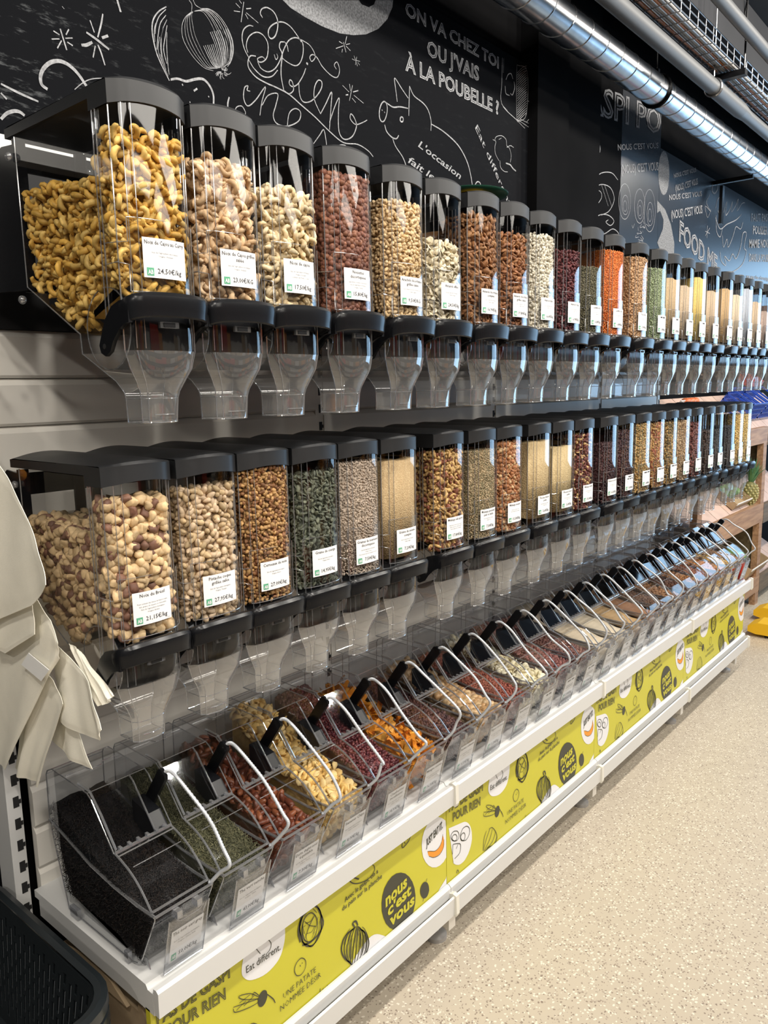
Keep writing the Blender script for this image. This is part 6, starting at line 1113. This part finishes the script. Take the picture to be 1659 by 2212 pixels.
# ------------------------------------------------------------------ above: duct, pipe, cable tray
def overhead():
    X, Z, R = .143, 3.10, .067
    t = tag(empty('spiral_duct', (X, 0, Z)), 'round galvanised spiral air duct running along the wall under the ceiling', 'duct')
    d = MB(); d.tube([(0, -2.4 + 12.9 * i / 60, 0) for i in range(61)], R, 32, 0, caps=False); d.build('duct_tube', M['galv'], t, smooth=60)
    s = MB(); P = []
    for i in range(0, 86 * 22):
        y = -2.3 + .15 * i / 22
        if y > 10.4: break
        a = 2 * math.pi * (i % 22) / 22; P.append(((R + .0008) * math.cos(a), y, (R + .0008) * math.sin(a)))
    s.tube(P, .0022, 4); s.build('spiral_seam', M['zinc'], t)
    for y in (3.93,):
        c = MB(); c.tube([((R + .004) * math.cos(a), y, (R + .004) * math.sin(a)) for a in [6.2832 * k / 32 for k in range(32)]], .009, 6, closed=True); c.tube([(0, y, R), (0, y, .61)], .004, 6); c.box((-.012, y - .01, R), (.012, y + .01, R + .03))
        c.build('duct_clamp', M['black'], t)
    br = MB(); br.box((-.05, 5.55, 2.74), (-.03, 5.59, 2.98)).box((-.138, 5.56, 2.995), (.15, 5.585, 3.02)).box((-.139, 5.53, 2.74), (-.128, 5.61, 3.0))
    tag(br.build('wall_bracket', M['black'], None), 'black steel wall bracket under the air duct', 'bracket')
    p = MB(); X2, Z2 = .364, 3.10
    t2 = tag(empty('grey_pipe', (X2, 0, Z2)), 'straight grey pipe beside the galvanised duct', 'pipe')
    p.tube([(0, -2.4, 0), (0, 4.15, 0)], .034, 18, caps=True); p.tube([(0, 4.1, 0), (0, 4.5, 0)], .038, 18); p.tube([(0, 4.5, 0), (0, 4.62, 0), (0, 10.4, 0)], [.038, .030, .030], 18); p.build('pipe_run', M['pipe'], t2, smooth=50)
    for y in (1.2, 4.08, 6.6):
        c = MB(); c.tube([(.039 * math.cos(a), y, .039 * math.sin(a)) for a in [6.2832 * k / 20 for k in range(20)]], .006, 5, closed=True); c.tube([(0, y, .05), (0, y, .63)], .004, 6); c.build('pipe_clamp', M['zinc'], t2)
    # wire cable tray with its cables
    xa, xb, zt, hgt = .330, .445, 3.195, .065
    t3 = tag(empty('cable_tray', (0, 0, zt)), 'open wire mesh cable tray hung below the dark ceiling', 'cable tray')
    lw = MB()
    for x, z in ((xa, hgt), (xa, hgt * .5), (xa, 0), (xa + .03, 0), (xa + .06, 0), (xa + .09, 0), (xb, 0), (xb, hgt * .5), (xb, hgt)): lw.tube([(x, -2.4, z), (x, 10.4, z)], .0028, 5)
    lw.build('long_wires', M['zinc'], t3)
    for k in range(64):
        y = .2 + k * .1
        if k == 0:
            cw = MB(); cw.tube([(xa, 0, hgt), (xa, 0, -.003), (xb, 0, -.003), (xb, 0, hgt)], .0026, 5); o = cw.build('cross_wire', M['zinc'], t3); o.location.y = y; first = o
        else:
            o = first.copy(); C.objects.link(o); o.parent = t3; o.location.y = y
    for y in (4.2, 6.0, 7.6):
        b = MB(); b.box((xa - .06, y - .02, -.035), (xb + .03, y + .02, -.006)); b.tube([(xb + .02, y, -.02), (xb + .02, y, .52)], .005, 6); b.build('tray_bracket', M['black'], t3)
    cols = ['cable_orange', 'cable_grey', 'cable_grey', 'cable_orange', 'cable_grey', 'cable_grey']
    for i, c in enumerate(cols):
        m = MB(); x = xa + .012 + i * .0165
        m.tube([(x + .003 * math.sin(j * .9 + i), -2.3 + j * .42, 0.0095 + .002 * math.sin(j * 1.3 + 2 * i)) for j in range(31)], 0.0062 if i % 2 else .0075, 7)
        o = m.build('tray_cable', M[c], None, smooth=60); o.location = (0, 0, zt)
        tag(o, '%s cable lying lengthwise in the wire tray' % ('copper orange' if 'orange' in c else 'grey sheathed'), 'cable', 'orange cables in the tray' if 'orange' in c else 'grey cables in the tray')
    m = MB(); m.tube([(0.314, 4.709, 3.71), (0.276, 4.722, 3.52), (0.253, 4.688, 3.4), (0.4, 5.15, 3.27)], .006, 7)
    tag(m.build('hanging_cable', M['black'], None, smooth=60), 'thin black cable hanging from the ceiling into the wire tray', 'cable')
    g = MB(); g.tube([(.515, -2.4, 3.30), (.515, 10.4, 3.30)], .028, 14)
    tag(g.build('upper_pipe', M['pipe'], None, smooth=60), 'dull grey pipe above the wire tray', 'pipe')
    bm = MB(); bm.box((.0, -2.4, 3.44), (.30, 10.4, 3.719)); struct(bm.build('beam', M['ceil']))
overhead()
def feeder():
    t = tag(empty('yellow_scale', (-.0, 2.53, 2.2)), 'green shallow dish on a yellow base, standing behind the almond dispensers', 'dish')
    d = MB(); n = 28; rows = []
    for r, z in ((.002, .200), (.09, .196), (.142, .206), (.146, .212), (.142, .215), (.09, .207), (.002, .209)): rows.append([(r * math.cos(6.2832 * k / n), r * math.sin(6.2832 * k / n), z) for k in range(n)])
    d.grid(rows, 0, closed=True); d.build('dish', M['green_dark'], t, smooth=50)
    y = MB(); y.tube([(.0, .02, .02), (.0, .02, .11), (.0, .02, .145), (.0, .02, .158)], [.075, .072, .055, .02], 20); y.tube([(0, .02, .155), (0, .02, .198)], .012, 10); y.build('base', M['yellow_paint'], t, smooth=40)
    k = MB(); k.tube([(0, -.02, .208), (0, -.02, .238)], .012, 8); k.build('knob', M['green_dark'], t)
M['green_dark'] = mat('dark_green_enamel', (0.01, 0.05, 0.03), 0.3)
feeder()

# ------------------------------------------------------------------ the produce stand beyond the shelves
def produce():
    x0, x1 = -.135, .15; ya, yb = 4.79, 6.29
    t = tag(empty('produce_stand', (0, ya, 0)), 'brown timber produce stand with sloping tiers at the far end of the aisle', 'stand')
    O = ya
    def P(name, a, b, m): return MB().box((a[0], a[1] - O, a[2]), (b[0], b[1] - O, b[2])).build(name, M[m], t)
    for z0, z1 in ((.645, .79), (1.245, 1.365), (.10, .225)): P('front_beam', (x1 - .035, ya, z0), (x1, yb, z1), 'wood')
    for y in (ya + .002, yb - .09, 7.3): P('post', (x1 - .045, y, 0), (x1 - .001, y + .085, 1.36 if y < 7 else 1.3), 'wood')
    for z0, z1 in ((.645, .79), (1.245, 1.365), (.10, .225)): P('front_beam', (x1 - .035, yb + .01, z0 - .02), (x1, 7.3, z1 - .02), 'wood_dark')
    def slope(zf, zb, name):
        n = 9; L = (7.2 - ya) / n
        for i in range(n):
            a, b = ya + L * i + .004, ya + L * (i + 1) - .004
            m = MB(); m.prism_y([(x1 - .03, zf), (x1 - .03, zf - .02), (x0 + .002, zb - .02), (x0 + .002, zb)], a - O, b - O); m.build('plank', M['wood_pink'], t)
    slope(.775, .99, 'a'); slope(1.355, 1.60, 'b'); slope(.215, .38, 'c')
    P('side_board', (x0 + .01, yb - .06, .23), (x1 - .036, yb - .04, .64), 'wood_dark')
    P('back_board', (x0 + .001, ya, .02), (x0 + .012, 7.2, .75), 'wood_dark')
    P('side_board', (x0 + .01, 6.26, 1.0), (x1 - .05, 6.28, 1.24), 'wood_dark')
produce()
def fruit(name, c, r, m, label, group, cat='fruit'):
    b = MB(); n = 12; k = 8
    b.ball((0, 0, 0), r, n, k, 0, sz=.93)
    for i, v in enumerate(b.v):
        q = math.hypot(v[0], v[1]); 
        if v[2] > 0 and q < r * .5: b.v[i] = (v[0], v[1], v[2] - (r * .5 - q) * .35)
    o = b.build(name, M[m], None, smooth=80); o.location = c
    st = MB(); st.tube([(0, 0, r * .72), (0.002, 0, r * 1.02)], .0016, 5); st.build('stem', M['wood_dark'], o)
    tag(o, label, cat, group); return o
def crate(loc, w, d, h, m, label, tilt=0.0, nm='fruit_crate'):
    t = tag(empty(nm, loc), label, 'crate'); t.rotation_euler = (0, tilt, 0); k = .006
    MB().box((-w / 2, -d / 2, 0), (w / 2, d / 2, k)).build('bottom', M[m], t)
    for a, b in (((-w / 2, -d / 2, k), (w / 2, -d / 2 + k, h)), ((-w / 2, d / 2 - k, k), (w / 2, d / 2, h)), ((-w / 2, -d / 2 + k, k), (-w / 2 + k, d / 2 - k, h)), ((w / 2 - k, -d / 2 + k, k), (w / 2, d / 2 - k, h))):
        MB().box(a, b).build('side_panel', M[m], t)
    MB().box((w / 2 - .001, -d / 2, h - .012), (w / 2 + .004, d / 2, h + .004)).build('top_edge', M['tag'], t)
    return t
SL = math.atan2(.215, .285)
def on_slope(zf, zb, x): return zf + (zb - zf) * ((.12 - x) / .253)
def fill_produce():
    # tier one: limes in a pale box, pineapple
    z = on_slope(.775, .99, .02); crate((.03, 5.86, z - .004), .17, .36, .055, 'cardboard', 'small pale edged box of green fruit beside the pineapple', SL)
    for i in range(8):
        x = .02 + .05 * (i % 2) - .035; y = 5.76 + .066 * (i // 2)
        fruit('green_fruit', (x, y, on_slope(.775, .99, x) + .045 + .012 * (i % 3)), .032, 'apple_green', 'round green fruit in the box beside the pineapple', 'green fruit beside the pineapple')
    pc = (.078, 6.10, .775)
    t = tag(empty('pineapple', pc), 'whole pineapple with green crown on the wooden produce stand', 'fruit'); t.rotation_euler = (0, .12, 0)
    b = MB(); b.ball((0, 0, .10), .062, 16, 10, 0, sz=1.55); b.build('fruit_body', M['pine'], t, smooth=70)
    ey = MB()
    for r in range(9):
        zz = .022 + .018 * r; rad = .062 * math.sqrt(max(0, 1 - ((zz - .10) / .096) ** 2)) 
        for k in range(11): a = 6.2832 * (k + .5 * (r % 2)) / 11; ey.ball((rad * math.cos(a), rad * math.sin(a), zz), .0095, 6, 4, 0)
    ey.build('skin_eyes', M['pine2'], t, smooth=70)['kind'] = 'stuff'
    lf = MB()
    for k in range(34):
        a = k * 2.4; tl = .10 + .09 * (k / 34); out = .085 * (1 - k / 40); ca, sa = math.cos(a), math.sin(a); wv = .010
        pts = [(.012, .185), (.012 + out * .5, .185 + tl * .6), (.012 + out * 1.1, .185 + tl)]
        rows = []
        for (r_, z_), ww in zip(pts, (1, .8, .05)): rows.append([(r_ * ca - sa * wv * ww, r_ * sa + ca * wv * ww, z_), (r_ * ca * .96, r_ * sa * .96, z_ - .003), (r_ * ca + sa * wv * ww, r_ * sa - ca * wv * ww, z_)])
        lf.grid(rows, 0)
    lf.build('leaf_crown', M['leaf'], t)
    # low tier
    z = on_slope(.215, .38, .03)
    crate((.03, 6.28, z + .006), .20, .5, .09, 'cardboard', 'open cardboard box of green apples on the lowest tier', SL * .8)
    for i in range(12):
        x = -.02 + .06 * (i % 2); y = 5.86 + .078 * (i // 2) * .75; fruit('green_apple', (x, y + .18, on_slope(.215, .38, x) + .075 + .02 * ((i * 7) % 3)), .037, 'apple_green', 'bright green apple in the cardboard box low on the produce stand', 'green apples on the lowest tier')
    # top tier
    z = on_slope(1.355, 1.60, .0)
    crate((0.0, 5.05, z + .008), .18, .26, .075, 'tag', 'white box of red and yellow apples on the top tier', SL)
    for i in range(6):
        x = -.03 + .062 * (i % 2); y = 5.03 + .075 * (i // 2); fruit('red_apple', (x, y, on_slope(1.355, 1.60, x) + .075 + .01 * (i % 2)), .036, 'apple_red', 'red and yellow apple in the white box on the top tier', 'red apples on the top tier')
    for i in range(2):
        y = 6.02 + .42 * i; t = tag(empty('blue_crate', (.0, y, on_slope(1.355, 1.60, .0) + .01)), ['blue plastic mesh crate on the top tier, nearer one', 'blue plastic mesh crate on the top tier, farther one'][i], 'crate'); t.rotation_euler = (0, SL, 0)
        for kx in range(2):
            for j in range(10): MB().box((-.10 + .19 * kx, -.19 + .04 * j, .0), (-.094 + .19 * kx, -.175 + .04 * j, .14)).build('crate_slat', M['crate_blue'], t)
        for zz in (0, .045, .09, .135): MB().box((-.101, -.19, zz), (.097, -.182, zz + .012)).box((-.101, .185, zz), (.097, .193, zz + .012)).box((.089, -.19, zz), (.098, .193, zz + .012)).box((-.102, -.19, zz), (-.093, .193, zz + .012)).build('crate_band', M['crate_blue'], t)
    m = MB(); m.prism_y([(-.05, 1.70), (.03, 1.66), (.05, 1.70), (-.03, 1.76)], 6.15, 6.5); tag(m.build('red_bag', M['red'], None), 'red packet lying on the blue crates', 'packet')
    # pallet truck forks
    for i, (xx, y, lab) in enumerate(((.315, 5.40, 'lower'), (.245, 5.80, 'upper'))):
        t = tag(empty('yellow_fork', (xx, y, 0)), ['yellow pallet truck fork lying nearest on the floor', 'yellow pallet truck fork behind the nearest one'][i], 'pallet fork', 'pallet truck forks')
        MB().prism_y([(0.0, .035), (.05, .022), (1.3, .02), (1.3, .10), (.06, .10), (0.0, .072)], 0, .17).build('fork_arm', M['yellow_paint'], t)
        MB().prism_y([(.10, .0), (.20, .0), (.20, .022), (.10, .022)], .03, .14).build('fork_roller', M['black'], t)
    b = MB(); b.tube([(0, 0, 0), (0, 0, .11), (0, 0, .12), (0, 0, .15)], [.017, .017, .010, .009], 14, 0)
    o = b.build('red_bottle', M['red'], None, smooth=40); o.location = (.45, 4.735 - .06, .5635); tag(o, 'small red bottle standing at the far end of the white shelf', 'bottle')
fill_produce()

# ------------------------------------------------------------------ across the aisle (seen only as reflections)
def opposite():
    t = tag(empty('opposite_shelving', (3.1, 0, 0)), 'dark shelving across the aisle stocked with jars', 'shelving')
    MB().box((.42, -2.2, 0), (.46, 7.5, 2.1)).build('back_panel', M['dark'], t)
    for z in (.18, .58, .98, 1.38, 1.78): MB().box((0, -2.2, z), (.42, 7.5, z + .025)).build('shelf_board', M['black'], t)
    cs = [('wood', 0), ('borange', 1), ('white_metal', 2), ('cardboard', 3), ('red', 4)]
    ms = [MB() for _ in cs]
    for z in (.205, .605, 1.005, 1.405, 1.805):
        y = -2.15
        while y < 7.3:
            k = R3.choice([0, 1, 2, 2, 3, 3, 4]); n = R3.randint(2, 5); wd = R3.uniform(.07, .11); hh = R3.uniform(.14, .26)
            for j in range(n): ms[k].box((.05, y, z), (.05 + wd, y + wd, z + hh)); y += wd + .012
            y += R3.uniform(0, .08)
    for (m, k), q in zip(cs, ms):
        o = q.build('stocked_goods', M[m], t); o['kind'] = 'stuff'
opposite()
